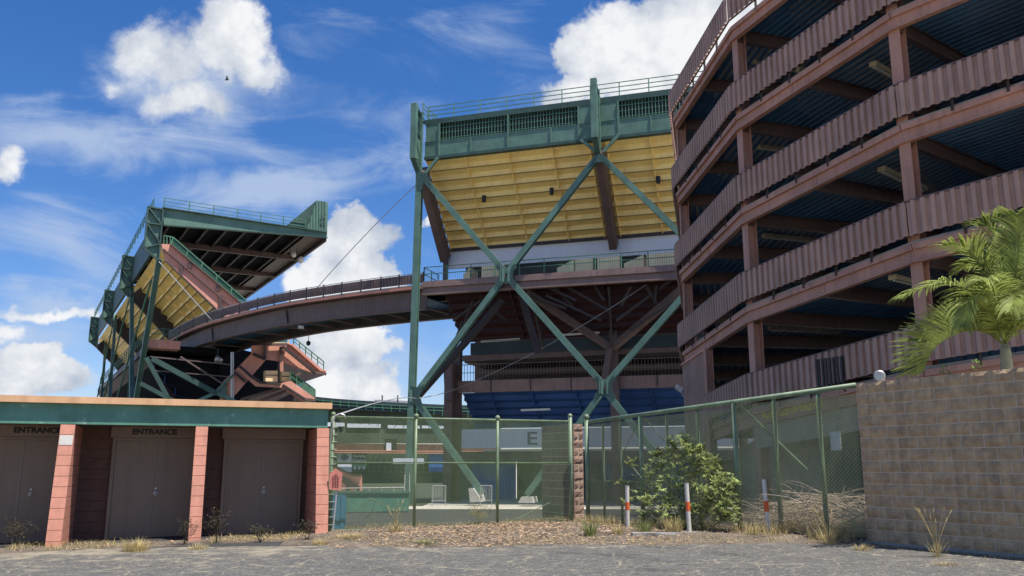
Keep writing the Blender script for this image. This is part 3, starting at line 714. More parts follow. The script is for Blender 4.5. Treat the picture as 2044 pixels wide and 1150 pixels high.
    mb = MB().box(fr, u0, u0 + .04, -.04, .02, z - .42, z + .42).box(fr, u1 - .04, u1, -.04, .02, z - .42, z + .42)
    for i in range(7): u = u0 + (u1 - u0) * i / 7; mb.box(fr, u + .05, u + .12, -.03, .0, z - .42, z + .42)
    mb.build('vent_louvre', 'black', t)
    return C, zt
RC, RZ = ramp()

# ------------------------------------------------------------------ stand behind (E)
EF = Fr(aty(838, 345, 69), -17.5)
def railing(t, P, pts_u, z, h=1.1, step=2.4, rails=3, m='green_rail', r=.035, pick=0, name='railing'):
    """P(u, z) gives a world point; one railing part with posts"""
    u0, u1 = pts_u; mb = MB(); n = max(1, round((u1 - u0) / step))
    for k in range(rails): mb.bar(P(u0, z + h * (k + 1) / rails), P(u1, z + h * (k + 1) / rails), r * 1.6)
    for i in range(n + 1): u = u0 + (u1 - u0) * i / n; mb.bar(P(u, z - .15), P(u, z + h), r * 2.2)
    if pick:
        k = int((u1 - u0) / pick)
        for i in range(k): u = u0 + (u1 - u0) * i / k; mb.bar(P(u, z + .08), P(u, z + h), .016)
    return mb.build(name, m, t)
def steps_profile(p0, p1, n):
    pts = []; (a0, z0), (a1, z1) = p0, p1
    for i in range(n):
        a = a0 + (a1 - a0) * i / n; b = a0 + (a1 - a0) * (i + 1) / n; za = z0 + (z1 - z0) * i / n; zb_ = z0 + (z1 - z0) * (i + 1) / n
        pts.append((a, za, b, zb_))
    return pts
def soffit(t, fr, along, prof, m, name, axis='u', lip=.09, ribs=()):
    """stepped underside of a seating deck; axis: direction along which the steps run"""
    F = (lambda s_, a, z: fr.P(s_, a, z)) if axis == 'u' else (lambda s_, a, z: fr.P(a, s_, z))
    mb = MB(); lp = MB(); s0, s1 = along
    for a, za, b, zb_ in prof:
        h = (za - zb_)
        # tread underside sloping up, riser, lip
        mb.quad(F(s0, a, za), F(s1, a, za), F(s1, b, za - h * .38), F(s0, b, za - h * .38))
        mb.quad(F(s0, b, za - h * .38), F(s1, b, za - h * .38), F(s1, b - .02, zb_), F(s0, b - .02, zb_))
        lp.hexa([F(s0, b - lip, zb_ - .05), F(s1, b - lip, zb_ - .05), F(s1, b + .03, zb_ - .05), F(s0, b + .03, zb_ - .05), F(s0, b - lip, zb_), F(s1, b - lip, zb_), F(s1, b + .03, zb_), F(s0, b + .03, zb_)])
    o = mb.build(name, m, t); lp.build('step_lip', 'soffit_lip' if m == 'yellow_soffit' else m, o)
    for r_ in ribs:
        rb = MB()
        for a, za, b, zb_ in prof:
            rb.prism([F(r_, a, za + .02), F(r_, a + .02, za - .3 * (za - zb_)), F(r_, b - .12, zb_ - .03), F(r_, b + .02, zb_ - .03), F(r_, b + .02, za - .2)], (F(1, 0, 0) - F(0, 0, 0)) * .07)
        rb.build('soffit_rib', m, o)
    return o
def lattice(t, segs, w=.46, m='green_steel', name='brace', up=(0, -1, 0)):
    for a, b in segs: MB().ibeam(a, b, w, w, up=up, t=.09).bar(a, b, w * .5, w * .5, up=up).build(name, m, t)
def stand_E():
    t = thing('stadium_stand', 'tall stand with gold stepped soffit and green lattice bracing, middle of the picture', 'stadium stand', EF.P(12, 5, -.6))
    P = EF.P; u1 = 31.0; w_ = 0
    zt_, zb_ = 30.28, 26.75
    MB().box(EF, .4, u1, 0, .35, 29.8, zt_).build('walkway_edge', 'green_dark', t)
    MB().box(EF, .4, u1, .02, .3, 26.95, 28.25).build('lower_band', 'green_steel', t)
    MB().box(EF, .4, u1, -.12, .45, 26.7, 26.94).build('bottom_flange', 'green_dark', t)
    MB().box(EF, .4, u1, -.03, .02, 28.255, 28.3).build('band_lip', 'green_steel', t)
    MB().box(EF, .5, u1, .36, 1.0, 26.95, 30.1).build('backing', 'black', t)
    U = lambda x, y=260: EF.px(x, y)[0]
    sol = [(850, 877), (1155, 1184), (1200, 1235)]
    for a, b in sol: MB().box(EF, U(a), U(b), .03, .25, 28.3, 29.8).build('solid_panel', 'green_steel', t)
    ug = [(U(878), U(1012)), (U(1017), U(1154)), (U(1236), U(1400)), (U(1404), u1)]
    for a, b in ug:
        mb = MB(); n = int((b - a) / .26)
        for i in range(n + 1): u = a + (b - a) * i / n; mb.bar(P(u, .1, 28.3), P(u, .1, 29.8), .045)
        for z in (28.5, 29.0, 29.45): mb.bar(P(a, .14, z), P(b, .14, z), .05)
        mb.build('grille', 'green_rail', t)
    for x in (877, 1014, 1155, 1184, 1235, 1100, 940, 1300):
        u = U(x); MB().box(EF, u - .06, u + .06, -.08, .02, 26.95, 29.8 if x in (877, 1014, 1155, 1235) else 28.25).build('stiffener', 'green_steel', t)
    railing(t, lambda u, z: P(u, .1, z), (.6, u1), zt_, 1.15, 2.35, 3)
    railing(t, lambda u, z: P(.5, u, z), (-.8, 3), zt_, 1.15, 1.3, 3)
    # brackets
    for ub in (0.05, 15.25):
        mb = MB(); zt2 = EF.px(823, 208, -1.5)[1] if ub < 1 else EF.px(1190, 157, -1.5)[1]; z2 = 26.35; wo = -1.5; zn = 25.5
        mb.box(EF, ub - .24, ub + .24, wo - .2, wo + .2, z2, zt2)
        mb.build('bracket_post', 'green_steel', t)
        mb = MB().box(EF, ub - .2, ub + .2, -.3, -.05, zn + .2, 30.9); mb.build('bracket_inner', 'green_steel', t)
        mb = MB(); mb.bar(P(ub, wo, z2 + .1), P(ub, -.3, zn), .42, .36); mb.bar(P(ub, wo, z2), P(ub, -.2, z2 + .1), .2, .2); mb.bar(P(ub, wo, 29.3), P(ub, -.2, 28.6), .2, .2)
        mb.bar(P(ub, wo, 28.9), P(ub, -.2, z2 + .2), .15, .25); mb.bar(P(ub, wo, zt2 - .1), P(ub, .5, 30.2), .34, .2); mb.bar(P(ub, wo, zt2 - .3), P(ub, -.2, 29.2), .12, .16)
        mb.build('bracket_web', 'green_dark', t)
        MB().box(EF, ub - .05, ub + .05, -1.4, -.3, 26.6, 28.3).build('bracket_plate', 'green_steel', t)
    T = lambda x, y: EF.X(x, y, -.45)
    kn = [((847, 350), (875, 314)), ((1190, 303), (1158, 278)), ((1204, 303), (1235, 270))]
    for a, b in kn: MB().bar(T(*a), T(*b), .22).build('knee_brace', 'green_steel', t)
    # yellow soffit
    soffit(t, EF, (.35, u1), steps_profile((.35, 26.72), (6.0, 20.35), 9), 'yellow_soffit', 'gold_soffit', 'u', ribs=[.5, 3.9, 7.6, 11.3, 14.4, 15.7, 19.2, 22.9, 26.5])
    for ub in (.15, 15.2, 30): MB().bar(P(ub, .1, 25.9), P(ub, 5.7, 19.5), .62, 1.25, up=(0, 0, 1)).build('raker', 'brown_steel', t)
    MB().hexa([P(.35, 1.2, 27.2), P(u1, 1.2, 27.2), P(u1, 7, 21.2), P(.35, 7, 21.2), P(.35, 1.2, 27.6), P(u1, 1.2, 27.6), P(u1, 7, 21.6), P(.35, 7, 21.6)]).build('upper_deck', 'concrete', t)
    uw, zw = EF.px(895, 503, 6.3); _, zw2 = EF.px(895, 530, 6.3)
    MB().box(EF, uw, u1, 6.3, 6.6, zw2 - .3, zw + .25).build('white_wall', 'white_wall', t)
    MB().box(EF, uw, u1, 5.9, 6.29, zw - .02, zw + .2).build('wall_cap', 'brown_dark', t)
    MB().box(EF, uw - .34, uw - .01, 5.9, 6.4, 16.2, zw + .6).build('wall_post', 'brown_steel', t)
    # soffit speakers
    for x, y in ((966, 397), (1101, 382), (1314, 359)):
        u, z = EF.px(x, y, 2.6); MB().tube([P(u, 2.6, z - .28), P(u, 2.6, z + .28)], .17, 12).bar(P(u, 2.6, z + .2), P(u, 3.3, z + .4), .08).build('soffit_lamp', 'black', t)
    # balcony
    z0, z1 = 15.15, 16.25; ub0 = .5
    bal = MB(); bal.box(EF, ub0, u1, -.2, .2, z1 - .12, z1).box(EF, ub0, u1, -.02, .04, z0 + .1, z1 - .121).box(EF, ub0, u1, -.22, .22, z0, z0 + .1)
    bal.build('balcony_beam', 'balcony_brown', t)
    MB().box(EF, ub0, u1, .21, 9, z1 - .35, z1 - .05).build('balcony_deck', 'brown_dark', t)
    MB().box(EF, ub0 + .02, u1, -.24, -.2, z1 - .5, z1 - .12).build('balcony_trim', 'balcony_brown', t)
    railing(t, lambda u, z: P(u, -.05, z), (ub0 + .1, u1), z1 + .05, 1.15, 2.05, 2, pick=.17)
    railing(t, lambda u, z: P(ub0 + .1, u, z), (-.05, 3), z1 + .05, 1.15, 1.5, 2, pick=.2)
    # cream partitions behind the railing
    MB().box(EF, 1.5, u1, 7.2, 7.4, z1, 19.5).build('back_wall', 'brown_dark', t)
    for a, b, sl in [(925, 938, 1), (961, 1006, 0), (1112, 1146, 1), (1148, 1183, 0), (1192, 1237, 0), (1246, 1285, 1), (1291, 1352, 0)]:
        w = 3.2; ua = EF.px(a, 530, w)[0]; ub_ = EF.px(b, 530, w)[0]; zt3 = z1 + 1.75
        pts = [P(ua, w, z1), P(ub_, w, z1), P(ub_, w, zt3)] + ([P(ua, w, zt3 - .6)] if sl else [P(ua, w, zt3)])
        MB().prism(pts, EF.V(0, 2.0 if sl else .4)).build('cream_partition', 'cream', t)
    # lattice in the outer plane
    A, Bn, Cn, D, Fn = (838, 345), (1010, 548), (1197, 310), (828, 790), (1207, 772)
    MB().ibeam(T(*A), T(815, 1006), .5, .5, up=EF.V(0, 1), t=.09).bar(T(*A), T(815, 1006), .3, .3).build('end_column', 'green_steel', t)
    upv = EF.V(0, 1)
    segs = [((843, 352), (1003, 538)), ((1192, 315), (1018, 538)), ((1202, 315), (1392, 500)), ((1003, 560), (831, 786)), ((1019, 560), (1199, 762)), ((1392, 560), (1214, 762)),
            ((832, 802), (963, 985)), ((1199, 788), (1052, 988)), ((1214, 788), (1372, 985))]
    lattice(t, [(T(*a), T(*b)) for a, b in segs], .44, up=upv)
    for x, y in (Bn, Fn, (1392, 530)):
        n_ = MB(); 
        for s_ in (-9, 9): n_.bar(T(x + s_ * .85, y - 11), T(x + s_ * .85, y + 15), .34, .5)
        n_.bar(T(x - 6, y - 8), T(x + 6, y - 8), .06, .5, up=(0, 0, 1)).bar(T(x - 6, y + 12), T(x + 6, y + 12), .06, .5).bar(T(x - 3, y - 8), T(x - 3, y + 12), .05).bar(T(x + 3, y - 8), T(x + 3, y + 12), .05)
        nd_ = n_.build('lattice_node', 'green_steel', t)
        gp = EF.plate(MB(), [(x - 16, y - 22), (x - 8, y - 10), (x - 8, y + 13), (x - 16, y + 25), (x - 22, y + 18), (x - 14, y + 8), (x - 14, y - 6), (x - 22, y - 15)], -.72, .03)
        gp.add(*(lambda m_: (m_.v, m_.f))(EF.plate(MB(), [(x + 16, y - 22), (x + 8, y - 10), (x + 8, y + 13), (x + 16, y + 25), (x + 22, y + 18), (x + 14, y + 8), (x + 14, y - 6), (x + 22, y - 15)], -.72, .03)))
        gp.build('gusset_plate', 'green_dark', nd_)
    MB().bar(T(826, 779), T(826, 803), .62, .5).build('lattice_node', 'green_steel', t)
    for pts in ([(831, 340), (852, 346), (862, 372), (846, 362), (842, 380), (832, 380)], [(1184, 318), (1190, 308), (1204, 308), (1212, 318), (1222, 336), (1205, 324), (1190, 324), (1174, 336)], [(820, 770), (834, 774), (846, 768), (838, 790), (846, 822), (832, 806), (819, 808)]):
        EF.plate(MB(), pts, -.72, .03).build('gusset_plate', 'green_dark', t)
    # red middle soffit
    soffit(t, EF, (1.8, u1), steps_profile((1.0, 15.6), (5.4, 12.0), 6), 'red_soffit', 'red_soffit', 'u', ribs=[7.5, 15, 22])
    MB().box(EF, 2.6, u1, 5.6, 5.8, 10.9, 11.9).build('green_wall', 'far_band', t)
    X = lambda x, y, w=6: EF.X(x, y, w)
    for a, b, w in (((960, 682), (1038, 677), 5.4), ((1122, 669), (1197, 664), 5.4), ((1040, 819), (1098, 817), 5.9)):
        MB().bar(X(*a, w), X(*b, w), .16).build('lamp_tube', 'tube_white', t)
    for a, b in (((958, 636), (1042, 629)), ((1075, 626), (1204, 616)), ((1235, 613), (1342, 605))):
        p, q = X(*a, 4.2), X(*b, 4.2); mb = MB(); n = int((q - p).length / .3)
        mb.bar(p, q, .12, .06); mb.bar(p + Vector((0, 0, .35)), q + Vector((0, 0, .35)), .12, .06)
        for i in range(n): e = p.lerp(q, i / n); mb.bar(e, e + Vector((0, 0, .35)), .09, .05)
        mb.build('catwalk_grating', 'cream', t)
    MB().bar(X(925, 716), X(1400, 693), .4, .5).build('middle_beam', 'brown_steel', t)
    MB().box(EF, 1.3, u1, 6.0, 6.25, 7.72, 8.72).build('brown_fascia', 'balcony_brown', t)
    for x in (980, 1059, 1140, 1312): u = EF.px(x, 770, 5.98)[0]; MB().box(EF, u - .04, u + .04, 5.95, 6.0, 7.72, 8.72).build('fascia_seam', 'brown_dark', t)
    mb = MB(); n = 110
    ua, ub_ = EF.px(909, 740, 6)[0], u1
    for i in range(n): u = ua + (ub_ - ua) * i / n; mb.bar(P(u, 6.05, 8.72), P(u, 6.05, 10.1), .04)
    mb.bar(P(ua, 6.05, 10.1), P(ub_, 6.05, 10.1), .07).bar(P(ua, 6.05, 9.4), P(ub_, 6.05, 9.4), .05)
    mb.build('bar_railing', 'brown_steel', t)
    # inner frames
    for segs_, w, th, m in ((([(1050, 583), (1218, 694)], [(1366, 574), (1224, 694)], [(1218, 696), (1206, 762)]), 5.0, .5, 'brown_steel'),
                            (([(1004, 598), (834, 792)], [(1040, 590), (1075, 705)]), 1.4, .45, 'brown_dark'),
                            (([(905, 640), (960, 600)], [(1060, 585), (1085, 700)], [(1090, 590), (1200, 640)], [(1130, 572), (1215, 620)], [(1215, 572), (1222, 690)], [(1150, 600), (1090, 572)], [(1255, 660), (1356, 596)], [(930, 690), (1000, 600)], [(960, 596), (1010, 640)], [(1260, 572), (1240, 610)], [(1310, 570), (1306, 605)], [(900, 700), (925, 640)], [(905, 700), (945, 600)], [(1205, 600), (1180, 560)], [(1230, 640), (1340, 560)], [(1060, 590), (1130, 616)], [(1110, 575), (1150, 620)], [(1290, 572), (1310, 606)]), 3.2, .17, 'brown_dark')):
        wf = lambda q: .7 + (w - .7) * max(0, min(1, (q[1] - 590) / 90))
        for a, b in segs_: MB().bar(X(*a, wf(a)), X(*b, wf(b)), th).build('inner_brace', m, t)
    for x0, x1, y0, w in ((890, 906, 725, 5.6), (906, 921, 700, 6.5), (1216, 1232, 640, 5.6), (1560, 1580, 640, 6)):
        a, z = EF.px(x0, y0, w); b, _ = EF.px(x1, y0, w); MB().box(EF, a, b, w - .3, w + .3, -1.45, z).build('inner_column', 'brown_steel', t)
    # bracket head on the left end column
    a, z = EF.px(888, 735, 5); b, _ = EF.px(906, 735, 5); MB().hexa([P(a + .2, 4.6, 7.0), P(b, 4.6, 7.0), P(b, 5.2, 7.0), P(a + .2, 5.2, 7.0), P(a, 4.6, 10.2), P(b, 4.6, 10.2), P(b, 5.2, 10.2), P(a, 5.2, 10.2)]).build('column_head', 'brown_steel', t)
    # blue lower soffit
    soffit(t, EF, (1.6, u1), steps_profile((6.2, 7.7), (9.6, 4.9), 5), 'blue_soffit', 'blue_soffit', 'u', ribs=[4.2, 7.8, 11.6, 17.8])
    # enclosing walls and deck over the concourse
    u9 = EF.px(948, 700, 12)[0]
    MB().box(EF, u9, u1, 12, 12.3, 7.6, 15.9).build('rear_wall', 'brown_dark', t)
    MB().box(EF, 1.6, u1, 9.7, 12.3, 7.3, 7.6).build('concourse_deck', 'brown_dark', t)
    MB().box(EF, 1.8, u1, 6.3, 11.9, 10.3, 10.5).build('middle_deck', 'brown_dark', t)
    # white wall with the letter
    w = 9.7
    ua = EF.px(909, 880, w)[0]; z_a = EF.px(1096, 855, w)[1]; z_b = EF.px(1096, 893.5, w)[1]
    MB().box(EF, ua, u1, w, w + .3, z_b, z_a).build('white_band', 'white_wall', t)
    p = EF.X(1063, 875, w - .02); h = EF.px(1063, 862, w)[1] - EF.px(1063, 888, w)[1]; wd = EF.px(1073, 875, w)[0] - EF.px(1053, 875, w)[0]
    text('E', 1.2, face_mat(EF, p), 'letter_gray', t, bold=.015, th=.01, fit=(wd, h))
    MB().box(EF, EF.px(965, 900, w)[0], u1, w - .1, w + .1, z_b - .3, z_b - .12).build('lamp_strip', 'tube_white', t)
    MB().box(EF, ua, u1, w + .02, w + .3, z_b - 1.15, z_b - .301).build('lower_beam', 'brown_steel', t)
    MB().box(EF, ua, u1, w + .31, w + 4, z_b - .9, z_b - .7).build('lower_ceiling', 'brown_dark', t)
    wb = w + 1.6; zt4 = z_b - .9
    def cw(x0, x1, m, name, pitch=.3):
        a = EF.px(x0, 950, wb)[0]; b = EF.px(x1, 950, wb)[0]; A_, B_ = P(a, wb, 0), P(b, wb, 0)
        MB().corr(A_.xy, B_.xy, (-1.45, zt4), (-1.45, zt4), pitch, .08).build(name, m, t)
    cw(942, 1030, 'blue_panel', 'blue_shutter'); cw(1275, 1420, 'blue_panel', 'blue_shutter'); cw(1175, 1205, 'green_dark', 'green_shutter'); cw(1205, 1275, 'blue_panel', 'blue_shutter')
    def fw(x0, x1, m, name, zz=-1.45):
        a = EF.px(x0, 950, wb)[0]; b = EF.px(x1, 950, wb)[0]; MB().box(EF, a, b, wb + .1, wb + .3, zz, zt4).build(name, m, t)
    fw(1031, 1065, 'brown_dark', 'dark_wall'); fw(1066, 1172, 'green_dark', 'green_door'); fw(909, 941, 'green_dark', 'green_wall'); fw(1425, 1700, 'brown_dark', 'dark_wall')
    MB().box(EF, EF.px(1175, 980, wb)[0], EF.px(1275, 980, wb)[0], wb - 1.2, wb - 1.0, -1.45, .5).build('low_wall', 'green_dark', t)
    # footings
    for pts in ([(935, 975), (944, 974), (955, 990), (958, 1002), (938, 1003)], [(1040, 992), (1062, 992), (1064, 1004), (1034, 1004)]):
        EF.plate(MB(), pts, -.9, 1.3).build('footing', 'pale_concrete', t)
stand_E()

# ------------------------------------------------------------------ stand on the left (G)
GF = Fr(aty(325, 418, 85), 29.4)
def stand_G():
    t = thing('stadium_stand', 'left stand seen end on, with dark ribbed canopy and pink end beam', 'stadium stand', GF.P(8, 10, -.6))
    P = GF.P; X = GF.X
    def pl(pts, w, th, m, name, par=None): return GF.plate(MB(), pts, w, th).build(name, m, par or t)
    zg = 26.62
    g = pl([(325, 415), (640, 463), (653, 466), (653, 474), (610, 470), (327, 449)], 0, .25, 'green_steel', 'canopy_girder')
    MB().bar(X(324, 415, -.1), X(652, 464, -.1), .5, .1).bar(X(326, 450, -.1), X(612, 471, -.1), .4, .08).bar(X(612, 471, -.1), X(653, 475, -.1), .4, .08).build('girder_flange', 'green_dark', g)
    # roof
    L_ = 40
    MB().box(GF, .2, 17.2, .26, L_, zg + .35, zg + .6).build('canopy_deck', 'shade_black', t)
    for i in range(9):
        u = 1.2 + i * 1.9; MB().ibeam(P(u, .26, zg + .15), P(u, L_, zg + .15), .22, .4, t=.05).build('canopy_rib', 'brown_dark', t)
    MB().box(GF, 17.0, 17.3, .26, L_, zg - .45, zg + .7).build('canopy_edge', 'brown_dark', t)
    MB().box(GF, 15.0, 17.0, .3, L_, zg - .05, zg + .0).build('edge_soffit', 'brown_steel', t)
    for w in (11, 22, 33, L_): MB().bar(P(.2, w, zg - .15), P(17, w, zg - .15), .4, .6).build('cross_girder', 'brown_steel', t)
    # sign block
    b = GF.plate(MB(), [(632, 400), (655, 404), (653, 466), (612, 460)], -.15, 1.0).build('sign_block', 'green_steel', t)
    q = GF.plate(MB(), [(571, 451), (632, 400), (612, 460)], .3, .5).build('sign_wing', 'green_dark', t)
    mb = MB()
    for i in range(7):
        x0 = 615 + i * 5.6; y0 = max(401.5, 455 - (i * 5.6 + 2) * 2.9); mb.bar(X(x0, y0, -.2), X(x0 - .3, 463.5, -.2), .1, .12)
    mb.build('sign_rib', 'green_steel', b)
    p = X(643, 441, -.24); hh = GF.px(643, 430)[1] - GF.px(643, 451)[1]
    text('G', 1, face_mat(GF, p), 'green_dark', b, bold=.02, th=.02, fit=(hh * .62, hh * .75))
    railing(t, lambda u, z: P(u, .1, z - .018 * u), (0.1, 14.8), 27.4, 1.15, 2.5, 3)
    # brackets along the outer face
    ws = [0.0, GF.pu(247, 490, -1.43)[0], GF.pu(215, 548, -1.43)[0], GF.pu(197, 600, -1.43)[0]]
    d1 = ws[1]; ws = [0, d1, d1 * 2.05, d1 * 3.2]
    for w in ws:
        uo = -1.43; zt_, z2, zi = 27.3, 23.0, 21.9
        GF_pts = [P(uo, w, z2), P(-.1, w, zi), P(.05, w, 27.2), P(uo, w, zt_)]
        br = MB().prism(GF_pts, GF.V(0, .12)).build('bracket', 'green_steel', t)
        mb = MB()
        for a, c in (((uo, z2), (uo, zt_)), ((0, zi), (0, 27.2)), ((uo, zt_), (0, 27.2)), ((uo, z2), (0, zi)), ((uo, 25.6), (0, 25.6)), ((uo, zt_), (0, 25.6)), ((uo, 25.6), (0, 23.6)), ((uo, z2), (0, 23.6))):
            mb.bar(P(a[0], w - .08, a[1]), P(c[0], w - .08, c[1]), .14, .5, up=GF.V(0, 1))
        mb.build('bracket_rib', 'green_dark', br)
    MB().box(GF, -.25, .02, .3, ws[-1] + 4, 23.7, 27.1).build('outer_fascia', 'green_dark', t)
    railing(t, lambda u, z: P(-.9, u, z), (0, ws[-1]), 27.2, 1.1, 2.6, 3)
    # outer lattice, seen nearly edge on
    def foot(a, b, zf=-1.5): d = b - a; return a + d * ((zf - a.z) / d.z)
    st = [((318, 517), 0, (272, 794), 8, .5), ((263, 577), ws[1], (263, 794), 10, .45), ((231, 627), ws[2], (219, 794), ws[1] + 8, .4), ((212, 672), ws[3], (203, 794), ws[2] + 8, .4)]
    for a, wa, b, wb, th in st:
        A, B_ = X(*a, wa), X(*b, wb); MB().ibeam(A, foot(A, B_), th, th, up=GF.V(1, 0), t=.09).bar(A, foot(A, B_), th * .5).build('brace', 'green_steel', t)
    st = [((302, 560), 2, (234, 794), 17, .16), ((262, 582), ws[1], (207, 794), ws[1] + 14, .16), ((230, 627), ws[2], (194, 794), ws[2] + 14, .16), ((263, 600), ws[1], (256, 794), 12, .12)]
    for a, wa, b, wb, th in st: A, B_ = X(*a, wa), X(*b, wb); MB().bar(A, foot(A, B_), th).build('brace_rod', 'green_rail', t)
    # yellow soffit and rakers
    soffit(t, GF, (.6, ws[-1] + 4), steps_profile((.2, 23.5), (8.2, 15.2), 10), 'yellow_soffit', 'gold_soffit', 'w', ribs=[4, 9, 13.5, 23, 28])
    for w in ws[1:]: MB().bar(P(.2, w - 1.0, 22.6), P(8.4, w - 1.0, 14.4), .6, 1.7).build('raker', 'brown_dark', t)
    MB().hexa([P(1, .6, 23.6), P(9.5, .6, 15.2), P(9.5, 70, 15.2), P(1, 70, 23.6), P(1, .6, 24), P(9.5, .6, 15.6), P(9.5, 70, 15.6), P(1, 70, 24)]).build('upper_deck', 'concrete', t)
    # pink end beam
    s_ = pl([(322, 487), (340, 488), (500, 622), (505, 660), (478, 662), (331, 521)], -.1, .45, 'pink_paint', 'end_beam')
    MB().bar(X(340, 488, -.25), X(500, 622, -.25), .5, .1).bar(X(326, 497, -.22), X(470, 620, -.22), .3, .1).bar(X(331, 521, -.25), X(478, 662, -.25), .5, .1).build('beam_flange', 'brown_steel', s_)
    for a, b in (((362, 531), (362, 551)), ((441, 590), (441, 620)), ((380, 524), (380, 536)), ((435, 568), (435, 582))): MB().bar(X(*a, -.25), X(*b, -.25), .25, .3).build('stiffener', 'brown_steel', s_)
    r0, r1 = (346, 474), (492, 600)
    mb = MB().bar(X(*r0, .1), X(*r1, .1), .1).bar(X(327, 470, .1), X(*r0, .1), .1)
    for i in range(6): f = i / 5; mb.bar(X(341 + 150 * f, 489 + 122 * f, .1), X(r0[0] + (r1[0] - r0[0]) * f, r0[1] + (r1[1] - r0[1]) * f, .1), .12)
    for x in (327, 333, 340): mb.bar(X(x, 488, .1), X(x, 471, .1), .1)
    rl = mb.build('end_railing', 'green_rail', t)
    pl([(341, 488), (346, 475), (492, 601), (497, 618)], .15, .03, 'green_glass', 'railing_mesh', rl)
    # balcony slab at the bridge end
    u0, z0 = GF.px(297, 675, 5.6); u1, z1 = GF.px(361, 680, 5.6)
    MB().box(GF, u0, u1, 5.6, 7.4, z0 - 1.0, z0 - .1).build('balcony_slab', 'pink_paint', t)
    MB().box(GF, u0, 8.6, 7.41, 70, z0 - .9, z0 - .4).build('balcony_deck', 'shade_black', t)
    railing(t, lambda u, z: P(u, 5.7, z), (u0, u1 - .4), z0 - .05, 1.15, 1.4, 2, pick=.2)
    railing(t, lambda u, z: P(u0, u, z), (5.7, 66), z0 - .05, 1.15, 2.4, 3)
    MB().box(GF, u0 - .05, u0 + .2, 5.7, 68, z0 - 1.2, z0 - .5).build('outer_beam', 'brown_steel', t)
    # lower decks, solid masses with the shade from above painted in near-black
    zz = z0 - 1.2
    MB().prism([P(u0, 11, zz), P(9, 11, zz), P(14.5, 11, zz - 4), P(15.3, 11, 4), P(13.5, 11, -1.5), P(11, 11, -1.5), P(9.5, 11, 3), P(3, 11, zz - 4)], GF.V(0, 58)).build('lower_deck', 'shade_black', t)
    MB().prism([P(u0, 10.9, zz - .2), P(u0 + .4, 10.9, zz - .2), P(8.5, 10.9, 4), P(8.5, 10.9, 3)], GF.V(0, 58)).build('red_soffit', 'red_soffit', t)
    MB().prism([P(u0 + .5, 12, 9), P(9, 12, 7), P(14, 12, 1), P(14, 12, -1.5), P(u0 + .5, 12, -1.5)], GF.V(0, 56)).build('base_storey', 'shade_black', t)
    soffit(t, GF, (10, 60), steps_profile((.5, zz - .4), (10, 3), 8), 'blue_soffit', 'blue_soffit', 'w')
    for a, b, th, m in [((303, 716), (432, 786), .5, 'green_dark'), ((292, 714), (338, 800), .4, 'green_dark'), ((280, 765), (345, 800), .4, 'green_dark'), ((360, 712), (450, 770), .16, 'brown_steel'), ((300, 712), (460, 728), .12, 'brown_steel'), ((310, 740), (455, 752), .1, 'brown_steel'),
                    ((432, 780), (466, 748), .22, 'green_steel'), ((430, 784), (396, 800), .35, 'green_steel'), ((430, 784), (470, 802), .35, 'green_steel'), ((462, 703), (462, 800), .14, 'galv'), ((465.5, 703), (465.5, 800), .1, 'galv')]:
        MB().bar(X(*a, 1.2), X(*b, 1.2), th).build('lower_brace', m, t)
    pl([(430, 783), (452, 764), (452, 796)], 1.4, .1, 'green_steel', 'gusset_plate'); pl([(443, 766), (456, 754), (456, 800), (443, 800)], 1.5, .3, 'cream', 'stair_screen')
    return ws
ws = stand_G()
